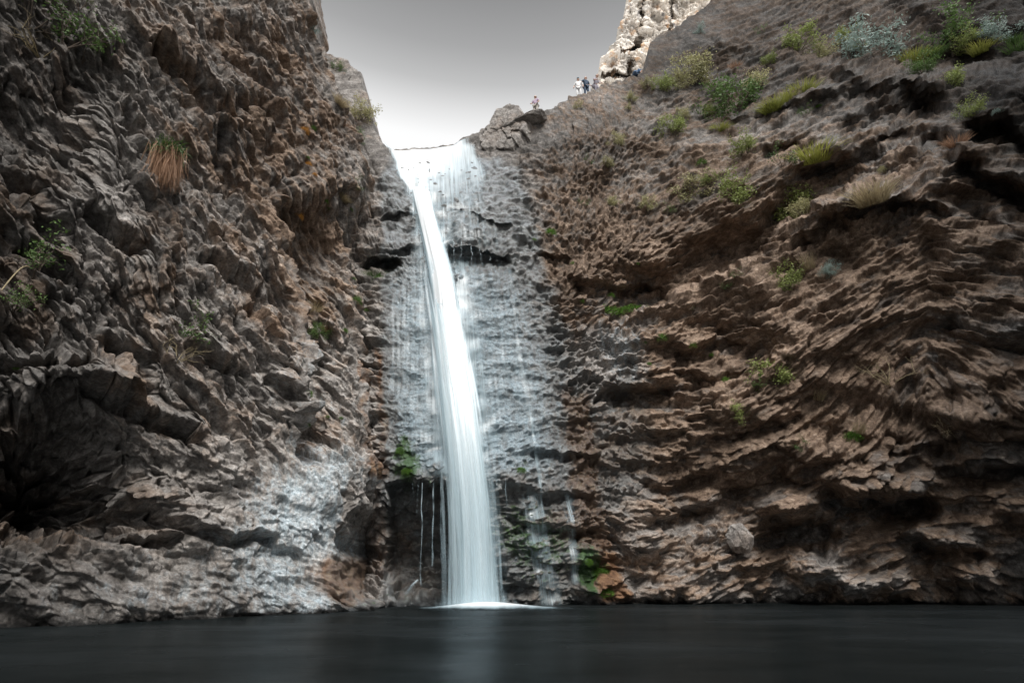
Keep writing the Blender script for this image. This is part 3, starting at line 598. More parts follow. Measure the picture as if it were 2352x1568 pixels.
p, nn, m = ground(1200, 284)
o = rock_object('rock_slab', p + Vector((0, -.05, .0)), (60 * m, .6, 13 * m), 8, dict(dflt, cell=.4), rot=R(24), big=.3); tag(o, 'flat dark slab leaning across the foot of the peaked skyline boulder', 'rock')
SLAB = p
p, nn, m = ground(1696, 1236)
o = rock_object('boulder', p + Vector((0, -.1, 0)), (.42, .35, .48), 9, dict(dflt, pale=.0, cell=.75), peak=.1, big=.14, rot=R(-20)); tag(o, 'smooth pale rounded stone wedged in the dark hollow above the pool', 'boulder')
p, nn, m = ground(716, 936)
o = rock_object('rock_slab', p + Vector((0, -.05, 0)), (.42, .3, .16), 10, dict(dflt, pale=.3), rot=R(20), big=.1); tag(o, 'small grey block jutting from the cliff corner left of the falls', 'rock')
def far_cliff():
    n = NT('pale_tuff'); oc = n.n('TexCoord').outputs['Object']; cell = n.attr('cell')
    a = n.noise(.35, 6, .68, oc); b = n.noise(1.6, 5, .7, oc); c = n.noise(.6, 4, .6, n.n('Mapping', {0: oc, 3: (1, 1, .4)}).outputs[0])
    col = n.ramp(b, [(.3, (.30, .26, .22)), (.45, (.62, .56, .49)), (.7, (.84, .80, .74))])
    col = n.mix(n.mapr(a, .55, .68), col, (.62, .36, .17)); col = n.mix(n.mapr(c, .58, .66), col, (.24, .22, .21))
    col = n.n('HueSaturation', {'Value': n.mapr(cell, 0, 1, .75, 1.15), 'Color': col}).outputs[0]
    bp = n.n('Bump', {'Strength': .7, 'Distance': .3, 'Height': b}).outputs[0]
    m = n.done(n.n('BsdfPrincipled', {'Base Color': col, 'Roughness': .9, 'Normal': bp}).outputs[0])
    ny, nx = 340, 420; py1 = np.linspace(-200, 260, ny)
    xl = np.interp(py1, [-200, 0, 15, 60, 95, 120, 150, 180, 205, 260], [1480, 1450, 1440, 1424, 1416, 1408, 1386, 1376, 1362, 1330]) + 5 * vnoise(py1 / 14, py1 * 0, 700)
    PX = xl[:, None] + (1760 - xl[:, None]) * np.linspace(0, 1, nx)[None]; PY = np.repeat(py1[:, None], nx, 1)
    Y = 62 + .02 * (PX - 1400) + 2.2 * vnoise(PX / 80, PY / 200, 701)
    for pts in ([(1478, -20), (1470, 90), (1448, 150), (1442, 205)], [(1420, 60), (1410, 110)], [(1545, -20), (1540, 60), (1515, 130)], [(1375, 175), (1420, 172), (1445, 180)], [(1390, 120), (1440, 116), (1470, 110)]):
        Y = Y + 3.5 * np.exp(-(line_d(PX + 5 * vnoise(PX / 15, PY / 15, 702), PY, pts) / 4.5) ** 2)
    B = at(PX, PY, Y); B = np.concatenate([B[:, :1] + np.array([.5, 8, 0]), B[:, :1] + np.array([.2, 3, 0]), B[:, :1] + np.array([0, 1, 0]), B], 1)
    N = normals(blur(B, 6)); N = N if N[100, 100, 1] < 0 else -N
    h1, c1 = blocks(B[..., 0] * .9 + 3, B[..., 2], 2.6, 3.6, 705, lip=.5, tilt=.8); h2_, c2 = blocks(B[..., 0], B[..., 2], 1.0, .8, 706, lip=.5)
    d = .9 * h1 + .45 * h2_ + .5 * fbm(B[..., 0] * .8, B[..., 2] * .8, 4, 707)
    o = grid_mesh('far_cliff', B + N * d[..., None], dict(cell=c1), m); tag(o, kind='structure')
far_cliff()
print('water and rocks', time.time() - T0)

# ------------------------------------------------------------------ plants
def plant_mat(name, c0, c1, rough=.6, trans=.25):
    n = NT(name); r = n.n('ObjectInfo').outputs['Random']; oc = n.n('TexCoord').outputs['Object']; v = n.noise(7, 3, .6, oc)
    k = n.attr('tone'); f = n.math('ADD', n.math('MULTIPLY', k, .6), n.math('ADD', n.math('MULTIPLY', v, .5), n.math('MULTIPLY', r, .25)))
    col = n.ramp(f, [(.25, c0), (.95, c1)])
    b = n.n('BsdfPrincipled', {'Base Color': col, 'Roughness': rough, 'Specular IOR Level': .25}).outputs[0]; t = n.n('BsdfTranslucent', {'Color': col}).outputs[0]
    return n.done(n.n('MixShader', {0: trans, 1: b, 2: t}).outputs[0])
PM = dict(green=plant_mat('leaf_green', (.030, .06, .018), (.11, .18, .05)), olive=plant_mat('leaf_olive', (.07, .09, .025), (.28, .33, .10)), sage=plant_mat('leaf_sage', (.10, .15, .13), (.30, .38, .34)),
          yellow=plant_mat('grass_yellow_green', (.12, .15, .025), (.42, .42, .11)), tan=plant_mat('dry_tan', (.20, .16, .09), (.52, .43, .27)), rusty=plant_mat('dry_rust', (.16, .085, .05), (.44, .27, .17)),
          moss=plant_mat('moss_green', (.025, .06, .01), (.11, .22, .03), .9, .1), orange=plant_mat('lichen_orange', (.22, .10, .02), (.55, .27, .05)), bark=plant_mat('bark', (.05, .04, .03), (.20, .16, .13), .9, 0), mixed=plant_mat('leaf_tan_green', (.12, .13, .05), (.45, .42, .22)))
def tri_mesh(name, V, Fc, tone, mat):
    me = bpy.data.meshes.new(name); me.vertices.add(len(V)); me.vertices.foreach_set('co', np.asarray(V, np.float32).ravel())
    k = Fc.shape[1]; me.loops.add(Fc.size); me.loops.foreach_set('vertex_index', Fc.astype(np.int32).ravel()); me.polygons.add(len(Fc)); me.polygons.foreach_set('loop_start', (np.arange(len(Fc)) * k).astype(np.int32))
    a = me.attributes.new('tone', 'FLOAT', 'POINT'); a.data.foreach_set('value', np.asarray(tone, np.float32)); me.update(calc_edges=True); me.materials.append(mat); return me
def leaves_mesh(name, pts, size, rng, mat, tone, long=1.8):
    n = len(pts); d = rng.normal(size=(n, 3)); d[:, 2] = d[:, 2] * .6 + .5; d /= np.linalg.norm(d, axis=1, keepdims=True); e = np.cross(d, rng.normal(size=(n, 3))); e /= np.linalg.norm(e, axis=1, keepdims=True)
    s = (size * (.6 + .8 * rng.rand(n)))[:, None]; V = np.stack([pts - d * s * long / 2, pts + e * s * .45, pts + d * s * long / 2, pts - e * s * .45], 1).reshape(-1, 3)
    return tri_mesh(name, V, np.arange(n * 4).reshape(-1, 4), np.repeat(np.clip(tone + .35 * (rng.rand(n) - .5), 0, 1), 4), mat)
def blades_mesh(name, roots, dirs, length, width, droop, rng, mat, segs=4):
    n = len(roots); side = np.cross(dirs, rng.normal(size=(n, 3))); side /= np.linalg.norm(side, axis=1, keepdims=True); L = (length * (.55 + .6 * rng.rand(n)))[:, None]
    V = []; 
    for i in range(segs + 1):
        t = i / segs; p = roots + dirs * L * t; p = p + np.array([0, 0, -1]) * (droop * L * t * t); w = width * (1 - t * .85)
        V += [p - side * w, p + side * w]
    V = np.stack(V, 1); m = 2 * (segs + 1); F1 = []
    for i in range(segs): F1.append(np.array([2 * i, 2 * i + 1, 2 * i + 3, 2 * i + 2]))
    Fc = (np.arange(n)[:, None, None] * m + np.array(F1)[None]).reshape(-1, 4)
    tone = np.clip(np.repeat(rng.rand(n) * .5, m) + np.tile(np.repeat(np.linspace(0, .5, segs + 1), 2), n), 0, 1)
    return tri_mesh(name, V.reshape(-1, 3), Fc, tone, mat)
def sticks_mesh(name, segs_, mat, sides=4):
    V = []; Fc = []
    for a, b, ra, rb in segs_:
        a = np.array(a); b = np.array(b); d = b - a; d = d / (np.linalg.norm(d) + 1e-9); u = np.cross(d, [.3, .9, .2]); u /= np.linalg.norm(u); w_ = np.cross(d, u); k = len(V)
        for q, r in ((a, ra), (b, rb)):
            for i in range(sides): t = 2 * math.pi * i / sides; V.append(q + u * r * math.cos(t) + w_ * r * math.sin(t))
        for i in range(sides): Fc.append([k + i, k + (i + 1) % sides, k + sides + (i + 1) % sides, k + sides + i])
    return tri_mesh(name, np.array(V), np.array(Fc), np.full(len(V), .5), mat)
def branchy(rng, n, spread, h=1.0, r=.02, depth=2):
    segs_ = []; tips = []
    def go(p, d, L, r, k):
        q = p
        for j in range(3):
            d = d + rng.normal(size=3) * .18; d /= np.linalg.norm(d); q2 = q + d * L / 3; segs_.append((q, q2, r * (1 - j * .2), r * (.8 - j * .2))); q = q2
            if k > 0 and (j or rng.rand() < .5):
                e = d + rng.normal(size=3) * .65; e[2] = abs(e[2]) * .8; e /= np.linalg.norm(e); go(q, e, L * .6, r * .55, k - 1)
        tips.append(q)
    for i in range(n):
        a = rng.rand() * 6.28; s = spread * (.3 + .7 * rng.rand()); go(np.zeros(3), np.array([math.cos(a) * s, math.sin(a) * s, 1.]) / math.hypot(s, 1), h * (.45 + .3 * rng.rand()), r, depth)
    return segs_, np.array(tips)
def bush_meshes(kind, seed):
    """a plant about 1 high and 1 wide; returns [(part name, mesh)]"""
    rng = np.random.RandomState(seed)
    if kind in ('shrub', 'sage', 'mixed', 'olive', 'sprig'):
        sg, tips = branchy(rng, 9 if kind != 'sprig' else 5, 1.0 if kind != 'sprig' else 1.5, 1.0, .022, 2)
        per = {'shrub': 26, 'sage': 30, 'mixed': 26, 'olive': 26, 'sprig': 9}[kind]; sp = {'sprig': .07}.get(kind, .085)
        wd = np.percentile(np.abs(tips[:, :2]), 90) * 2; k = np.array([1 / wd, 1 / wd, .95 / np.percentile(tips[:, 2], 90)]); tips = tips * k; sg = [(a * k, b * k, ra, rb) for a, b, ra, rb in sg]
        keep = tips[rng.rand(len(tips)) < .85]; pts = np.repeat(keep, per, 0) + rng.normal(size=(len(keep) * per, 3)) * sp
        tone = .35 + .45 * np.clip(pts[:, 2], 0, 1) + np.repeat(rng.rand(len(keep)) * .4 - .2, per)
        mat = PM[{'shrub': 'green', 'sage': 'sage', 'mixed': 'mixed', 'olive': 'olive', 'sprig': 'green'}[kind]]
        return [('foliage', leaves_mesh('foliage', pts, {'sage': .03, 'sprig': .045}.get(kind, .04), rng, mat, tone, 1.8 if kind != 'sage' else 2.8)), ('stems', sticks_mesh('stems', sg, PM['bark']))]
    if kind in ('grass', 'tan', 'spike', 'rusty', 'lush'):
        n = {'grass': 420, 'lush': 420, 'tan': 380, 'spike': 120, 'rusty': 300}[kind]; a = rng.rand(n) * 6.28; rr = .35 * np.sqrt(rng.rand(n)); roots = np.stack([np.cos(a) * rr, np.sin(a) * rr, 0 * a], 1)
        sp = .25 if kind == 'spike' else .9; d = np.stack([np.cos(a) * sp * rng.rand(n), np.sin(a) * sp * rng.rand(n), np.ones(n)], 1) + rng.normal(size=(n, 3)) * .15; d /= np.linalg.norm(d, axis=1, keepdims=True)
        m = blades_mesh('blades', roots, d, .95 if kind != 'spike' else 1.3, .012, .35 if kind in ('grass', 'lush') else .25, rng, PM[{'grass': 'yellow', 'lush': 'green', 'tan': 'tan', 'spike': 'tan', 'rusty': 'rusty'}[kind]])
        out = [('blades', m)]
        return out
    if kind in ('moss', 'cushion', 'orange', 'mossflat'):
        n = 1100; th = rng.rand(n) * 6.28; q = np.sqrt(rng.rand(n)); hgt = .45 if kind != 'mossflat' else .22
        clump = .75 + .35 * vnoise(np.cos(th) * 2.2 + seed, np.sin(th) * 2.2, seed)
        pts = np.stack([np.cos(th) * q * .5 * clump, np.sin(th) * q * .5 * clump, hgt * np.sqrt(np.clip(1 - q * q, 0, 1)) * (.5 + .5 * rng.rand(n)) * (1 + .4 * vnoise(np.cos(th) * q * 4, np.sin(th) * q * 4, seed + 1))], 1)
        mat = PM[{'moss': 'moss', 'mossflat': 'moss', 'cushion': 'sage', 'orange': 'orange'}[kind]]
        return [('leaves', leaves_mesh('leaves', pts + rng.normal(size=pts.shape) * .05, .038, rng, mat, .3 + .5 * rng.rand(n), 1.2))]
    if kind == 'twigs':
        sg, tips = branchy(rng, 7, 1.3, 1.1, .016, 2); return [('twigs', sticks_mesh('twigs', sg, PM['tan']))]
LIB = {}
def protos(kind):
    if kind not in LIB: LIB[kind] = [bush_meshes(kind, 1000 + 7 * i + 31 * len(LIB)) for i in range(3)]
    return LIB[kind]
NAMES = dict(shrub=('green_shrub', 'shrub'), sage=('sage_bush', 'bush'), mixed=('dry_shrub', 'shrub'), olive=('olive_shrub', 'shrub'), sprig=('leafy_sprig', 'plant'), grass=('grass_tuft', 'grass tuft'), lush=('grass_tuft', 'grass tuft'),
             tan=('dry_grass_tuft', 'grass tuft'), spike=('dry_grass_stalks', 'grass tuft'), rusty=('rusty_grass_tuft', 'grass tuft'), moss=('leafy_cushion_plant', 'plant'), mossflat=('moss_patch', 'moss'), cushion=('grey_cushion_plant', 'plant'),
             orange=('orange_plant', 'plant'), twigs=('bare_twigs', 'twigs'))
rnd = random.Random(11)
def plant(kind, px, py, r, label, group=None, sc=(1, 1, 1), up=.75, sink=.1):
    p, nn, m = ground(px, py); s = 2 * r * m * (.95 if kind in ('shrub', 'sage', 'mixed', 'olive') else 1.08)
    ax = (Vector((0, 0, 1)) * up + nn * .55 + Vector((rnd.uniform(-.12, .12), rnd.uniform(-.12, .12), 0))).normalized()
    if kind == 'mossflat': ax = (Vector((0, 0, 1)) * .5 + nn * .7).normalized(); sink = -.3
    M = ax.to_track_quat('Z', 'Y').to_matrix().to_4x4() @ Matrix.Rotation(0 if sc[0] != sc[1] else rnd.uniform(0, 6.28), 4, 'Z') @ Matrix.Diagonal((s * sc[0], s * sc[1], s * sc[2], 1))
    M.translation = p - nn * sink * s * .3 - ax * (.35 * s * sc[2] if kind in ('shrub', 'sage', 'mixed', 'olive', 'grass', 'lush', 'tan', 'rusty') else .1 * s)
    parts = protos(kind)[rnd.randrange(3)]; nm, cat = NAMES[kind]
    if len(parts) == 1:
        o = bpy.data.objects.new(nm, parts[0][1]); C.objects.link(o); o.matrix_world = M
    else:
        o = bpy.data.objects.new(nm, None); C.objects.link(o); o.matrix_world = M
        for pn, me in parts:
            c = bpy.data.objects.new(pn, me); C.objects.link(c); c.parent = o
    return tag(o, label, cat, group)
GL, GR, GT, GM = 'plants growing on the left cliff wall', 'plants growing on the right cliff wall', 'plants along the upper right terrace', 'small leafy plants in the damp rock beside the falls'
for a in [
 ('sprig', 75, 60, 52, 'faint green shrub hanging high in the dark top-left corner of the cliff', GL), ('sprig', 150, 105, 48, 'leafy green shrub with long sprays in the upper-left cliff shadow', GL), ('sprig', 192, 140, 36, 'brightest green drooping spray, lowest of the upper-left shrubs', GL),
 ('twigs', 95, 130, 40, 'bare pale twigs tangled under the upper-left green shrubs', GL), ('sprig', 185, 18, 22, 'small green sprig at the very top edge of the left cliff', GL),
 ('sprig', 75, 632, 46, 'sparse green sprig on a thin branch at the left edge, mid-height', GL), ('sprig', 32, 712, 30, 'small green sprig low at the left edge under the branching one', GL), ('moss', 40, 847, 10, 'tiny green plant in a crack near the left edge beside a big block', GL),
 ('sprig', 428, 772, 32, 'green leafy sprig among the mid blocks of the left wall', GL), ('twigs', 408, 828, 32, 'tangle of dry brown twigs just below the mid-wall leafy sprig', GL),
 ('orange', 700, 300, 13, 'orange clump high on the left wall, leftmost of the orange and green pair', GL), ('moss', 718, 296, 10, 'small green clump touching the highest orange clump on the left wall', GL), ('orange', 708, 378, 11, 'orange and dark clump below the highest orange one on the left wall', GL), ('moss', 706, 362, 7, 'tiny green tuft directly above the second orange clump', GL),
 ('orange', 688, 498, 12, 'orange rusty clump at the top of the overhanging cliff nose', GL), ('orange', 722, 402, 8, 'smallest orange clump, between the second orange clump and the cliff nose', GL), ('moss', 748, 462, 8, 'green dot of leaves left of the fall top, upper of two', GL), ('moss', 752, 478, 7, 'green dot of leaves left of the fall top, lower of two', GL),
 ('mixed', 826, 270, 26, 'pale dry bush on the left skyline edge above the falls', GL), ('shrub', 820, 318, 13, 'small green bush right under the pale skyline bush', GL), ('sprig', 808, 428, 13, 'green sprig beside an orange stain on the rim left of the fall top', GL), ('tan', 790, 455, 13, 'pale green grass tuft on the rim left of the fall top', GL), ('moss', 806, 485, 7, 'tiny plant on the rim under the pale grass tuft', GL),
 ('shrub', 768, 158, 15, 'small green bush on the back outcrop of the left skyline', GL), ('sage', 712, 70, 16, 'grey bush on the left skyline near the top of the picture', GL), ('tan', 784, 232, 14, 'dry tuft on the left skyline below the back outcrop', GL), ('rusty', 790, 290, 14, 'reddish dry tuft beside the pale skyline bush', GL),
 ('lush', 860, 628, 20, 'bright green grass wedge under the dark overhang left of the falls', GM), ('moss', 818, 690, 15, 'dark green plant hanging on the rib left of the falls', GM), ('moss', 843, 713, 8, 'small green plant just right of the dark hanging one', GM), ('moss', 812, 640, 7, 'tiny green plant above the dark hanging one left of the falls', GM),
 ('tan', 715, 700, 24, 'pale dry grass in the crease of the cliff nose left of the falls', GL), ('shrub', 728, 772, 22, 'dark green bush in the crease below the pale dry grass', GL), ('rusty', 752, 752, 12, 'brownish orange tuft right of the dark crease bush', GL), ('moss', 792, 760, 9, 'green plant on bare rock between crease bush and rust stain', GM),
 ('moss', 710, 905, 11, 'green leaves on the cliff corner above the grey jutting block', GL), ('moss', 706, 974, 9, 'green leaves on the cliff corner below the grey jutting block', GL), ('moss', 752, 957, 6, 'left of two tiny plants on the grey rock left of the rust stripe', GM), ('moss', 783, 960, 6, 'right of two tiny plants on the grey rock left of the rust stripe', GM),
 ('moss', 1265, 534, 15, 'bright green plant right of the upper falls on brown rock', GM), ('moss', 1226, 551, 7, 'tiny green plant left of the bright one beside the upper falls', GM), ('moss', 1315, 602, 7, 'tiny green plant below the bright one beside the upper falls', GM), ('moss', 1335, 692, 9, 'small plant left of the long green strip under the brown bowl', GM),
 ('moss', 1404, 678, 10, 'small dark plant in the shadow above the long green strip', GM), ('moss', 1463, 606, 7, 'tiny dark plant on the brown bowl wall', GM), ('moss', 1520, 776, 15, 'bright round green plant on the brown ledge below the bowl', GM), ('moss', 1481, 786, 7, 'small green plant just left of the bright round one', GM), ('moss', 1588, 794, 13, 'dark green round plant right of the bright round one', GM),
 ('moss', 1637, 816, 9, 'dark green plant, last and lowest in the row right of the bowl', GM), ('moss', 1490, 836, 8, 'small plant below the row of round green plants', GM), ('moss', 1745, 862, 7, 'small green plant left above the big dry bush of the lower right wall', GR), ('moss', 1666, 872, 11, 'dull green plant in a dark crack on the lower right wall', GR),
 ('olive', 1780, 872, 36, 'big pale green dry bush on the lower right wall', GR), ('sprig', 1735, 890, 16, 'green sprig at the left foot of the big pale dry bush', GR), ('olive', 1697, 952, 22, 'upright pale green bush, alone on brown rock of the lower right wall', GR), ('moss', 1960, 1004, 20, 'green leafy plant on the grey block of the lower right wall', GR), ('spike', 1972, 990, 14, 'thin grass rising from the leafy plant on the grey block', GR),
 ('spike', 1880, 915, 15, 'thin green stalks between the dry bush and the grey block', GR), ('sprig', 1845, 1030, 13, 'small sprig left below the grey block of the lower right wall', GR), ('twigs', 2045, 880, 38, 'bare curling branch hanging on the dark right wall', GR), ('twigs', 2175, 990, 26, 'bare brown twigs on the reddish right wall', GR),
 ('olive', 1825, 492, 42, 'large yellow-green shrub on the lip of the brown ramp', GR), ('mixed', 1850, 488, 24, 'tan half-dry shrub joined to the large yellow-green one', GR), ('olive', 1806, 655, 28, 'pale green shrub under the ramp, lower mid right wall', GR), ('spike', 1856, 612, 18, 'tall dry grass stalks above right of the under-ramp shrub', GR), ('sage', 1908, 630, 17, 'grey-green bush right of the tall dry stalks', GR),
 ('sprig', 1690, 640, 10, 'small green sprig on the ramp edge, upper', GR), ('sprig', 1672, 668, 10, 'small green sprig on the ramp edge, lower', GR), ('sprig', 1586, 715, 9, 'small green sprig on the slope right of the long green strip', GR),
 ('olive', 1682, 452, 34, 'green upright shrub on the middle slope above the bowl', GR), ('olive', 1632, 425, 20, 'smaller green shrub just left above the middle slope shrub', GR), ('mixed', 1585, 446, 32, 'tan dry shrub left of the green middle slope shrub', GR), ('tan', 1996, 438, 38, 'pale dry drooping tuft on the right wall ledge', GR),
 ('mixed', 1486, 474, 18, 'dry yellowish tuft on the slope left of the tan shrub', GR), ('sprig', 1540, 490, 12, 'small green sprig below the tan dry shrub', GR), ('mixed', 1408, 468, 13, 'small dry tuft on the brown slope right of the fall top', GR), ('sprig', 1338, 474, 10, 'small pale sprig nearest the upper falls on the slope', GR), ('mixed', 1412, 328, 17, 'pale dry tuft on the upper brown slope', GR),
 ('mixed', 1395, 378, 13, 'green-tan tuft under the pale tuft on the upper brown slope', GR), ('sprig', 1348, 378, 10, 'small green sprig left of the green-tan tuft', GR),
 ('grass', 1868, 345, 38, 'yellow-green grass clump on a ledge, centre of the upper right wall', GR), ('olive', 1714, 350, 28, 'yellowish rounded shrub left of the ledge grass clump', GR), ('sprig', 1800, 385, 24, 'pale green sprigs below the ledge grass clump', GR), ('moss', 1612, 376, 15, 'flat green plant on the middle slope', GR), ('sprig', 1768, 352, 12, 'grey-green sprig between rounded shrub and ledge grass', GR), ('mixed', 2030, 392, 9, 'small yellow tuft right above the drooping dry tuft', GR),
 ('shrub', 1688, 250, 46, 'tall bright green shrub at the left end of the grassy ledge', GT), ('mixed', 1736, 205, 26, 'olive-brown shrub above the tall bright green shrub', GT), ('grass', 1772, 240, 24, 'long yellow grass on the ledge, left clump', GT), ('grass', 1806, 222, 26, 'long yellow grass on the ledge, middle clump', GT), ('grass', 1845, 200, 26, 'long yellow grass on the ledge, right clump', GT),
 ('grass', 1652, 290, 18, 'low yellow grass below the tall bright green shrub', GT), ('olive', 1625, 262, 17, 'small green shrub left of the tall bright green shrub', GT), ('olive', 1548, 298, 26, 'green-grey shrub alone on the upper slope', GT), ('mixed', 1562, 268, 16, 'dry tuft above the green-grey slope shrub', GT), ('sprig', 1848, 268, 12, 'bluish green sprig in the shadowed gap under the grassy ledge', GT), ('moss', 1880, 245, 9, 'small green plant on the rock right of the bluish sprig', GT),
 ('mixed', 1585, 178, 38, 'wide tan-green shrub near the people on the ridge', GT), ('mixed', 1560, 196, 22, 'tan bush at the left foot of the wide tan-green shrub', GT), ('olive', 1522, 202, 22, 'olive tuft left of the wide tan-green shrub', GT), ('mixed', 1487, 196, 12, 'small brown tuft on the ridge below the blue climber', GT), ('mixed', 1448, 232, 14, 'dry tuft on the ridge slope below the dark blue hiker', GT), ('mixed', 1440, 252, 9, 'tiny yellow tuft under the dry tuft on the ridge slope', GT), ('mixed', 1326, 250, 11, 'brown tuft on the ridge right of the skyline boulder', GT),
 ('olive', 1830, 108, 32, 'bright olive shrub high on the upper right slope', GT), ('mixed', 1885, 128, 24, 'brownish shrub right of the bright olive shrub', GT), ('olive', 1768, 144, 17, 'small green shrub left below the bright olive shrub', GT), ('rusty', 1686, 150, 12, 'reddish dry tuft high on the slope', GT), ('sage', 1606, 76, 13, 'pale sage tuft near the pale far cliff', GT), ('sprig', 1753, 78, 10, 'small green tuft high above the terrace', GT),
 ('sage', 2015, 125, 56, 'big blue-grey sagebrush with dark branches on the terrace', GT), ('shrub', 2182, 100, 44, 'broad dark green shrub right of the big sagebrush', GT), ('olive', 2225, 108, 26, 'small olive shrub at the right foot of the broad green shrub', GT), ('grass', 2100, 128, 28, 'bright grass between the sagebrush and the broad green shrub', GT), ('lush', 2130, 118, 26, 'green grass at the left foot of the broad green shrub', GT), ('grass', 2250, 105, 22, 'yellow grass right of the broad green shrub', GT),
 ('sage', 2295, 88, 28, 'pale sage bush near the top-right corner', GT), ('lush', 2335, 105, 30, 'green grass at the right picture edge', GT), ('lush', 2318, 90, 20, 'green grass behind the pale sage bush', GT), ('shrub', 2124, 165, 24, 'green shrub below the grass of the terrace', GT), ('olive', 2190, 195, 26, 'dull green shrub on the dark wall below the terrace', GT), ('olive', 2228, 258, 22, 'dark olive shrub on the dark right wall', GT),
 ('cushion', 2290, 256, 12, 'round pale blue-grey cushion plant on the dark right wall', GT), ('rusty', 2196, 320, 20, 'rusty dry tuft on the dark right wall', GT), ('olive', 1940, 96, 22, 'yellow-green shrub left of the big sagebrush', GT), ('grass', 1965, 108, 14, 'small grass tuft touching the big sagebrush on its left', GT)]:
    plant(*a[:5], a[5])
for px, py, r, sc, l in [(1400, 712, 34, (1.2, .7, .6), 'left half of the long bright green moss strip under the bowl'), (1455, 708, 34, (1.2, .7, .6), 'right half of the long bright green moss strip under the bowl'),
                    (1378, 1312, 24, (1, .6, .8), 'bright yellow-green moss at the right foot of the falls, upper patch'), (1388, 1356, 22, (1.2, .6, .6), 'bright yellow-green moss at the right foot of the falls, lower patch'), (1352, 1290, 16, (.7, .7, 1), 'small moss streak above the bright patches at the right foot of the falls'),
                    (918, 1035, 18, (.7, .7, 1), 'green moss on the wet rock left of the falls, above the undercut'), (935, 1080, 16, (1, .6, .8), 'green moss on the dripping lip left of the falls'), (1196, 1078, 16, (.9, .6, .9), 'green moss on wet rock right of the falls')]:
    plant('mossflat', px, py, r, l, 'moss on wet rock', sc)
# the tuft of green grass with its long dead blades hanging on the left wall
def hanging_tuft():
    rng = np.random.RandomState(77); p, nn, m = ground(368, 365); r = 36 * m
    o = bpy.data.objects.new('hanging_grass', None); C.objects.link(o); o.location = p + nn * .35; tag(o, 'green grass tuft with long rust-brown dead blades hanging on the left wall', 'grass tuft', GL)
    def part(name, n, L, w_, dirf, droop, mat):
        rt = rng.normal(size=(n, 3)) * r * np.array([.38, .3, .18]) + np.array(nn) * .05; d = dirf(n); d /= np.linalg.norm(d, axis=1, keepdims=True)
        c = bpy.data.objects.new(name, blades_mesh(name, rt, d, L, w_ * 1.5, droop, rng, PM[mat], 6)); C.objects.link(c); c.parent = o
    part('green_blades', 500, r * .95, .010, lambda n: rng.normal(size=(n, 3)) * .7 + np.array(nn) * .5 + [0, 0, .35], .6, 'green')
    part('dead_blades', 900, r * 2.3, .005, lambda n: rng.normal(size=(n, 3)) * .16 + np.array(nn) * .1 + [.12, 0, -1], .15, 'rusty')
hanging_tuft()
# long thin branch of the sprig at the left edge
p, nn, m = ground(70, 640); q, _, _ = ground(6, 690)
me = sticks_mesh('branch', [(np.array(q) + np.array(nn) * .3 + k / 8 * (np.array(p) - np.array(q)) + [0, 0, .25 * math.sin(k / 8 * 3)], np.array(q) + np.array(nn) * .3 + (k + 1) / 8 * (np.array(p) - np.array(q)) + [0, 0, .25 * math.sin((k + 1) / 8 * 3)], .016, .014) for k in range(8)], PM['tan'])
o = bpy.data.objects.new('bare_branch', me); C.objects.link(o); tag(o, 'long thin pale bent branch at the left picture edge', 'branch', GL)
# ------------------------------------------------------------------ hikers on the ridge
def pmat(name, c, rough=.8):
    n = NT(name); v = n.noise(14, 3, .6, n.n('TexCoord').outputs['Object']); return n.done(n.n('BsdfPrincipled', {'Base Color': n.mix(v, tuple(x * .75 for x in c), tuple(min(1, x * 1.2) for x in c)), 'Roughness': rough}).outputs[0])
SKIN = pmat('skin', (.50, .32, .24), .55); SHOE = pmat('shoe', (.05, .045, .04))
def skin_obj(name, V, E, Rr, mat, parent, levels=1):
    me = bpy.data.meshes.new(name); me.from_pydata(V, E, []); o = bpy.data.objects.new(name, me); C.objects.link(o)
    sk = o.modifiers.new('skin', 'SKIN'); sv = me.skin_vertices[0].data if me.skin_vertices else None
    if sv is None:
        import bmesh
        bm = bmesh.new(); bm.from_mesh(me); bm.verts.layers.skin.verify(); bm.to_mesh(me); bm.free(); sv = me.skin_vertices[0].data
    for i, r in enumerate(Rr): sv[i].radius = (r if hasattr(r, '__len__') else (r, r)); sv[i].use_root = (i == 0)
    sb = o.modifiers.new('sub', 'SUBSURF'); sb.levels = levels; sb.render_levels = levels; me.materials.append(mat); o.parent = parent; return o
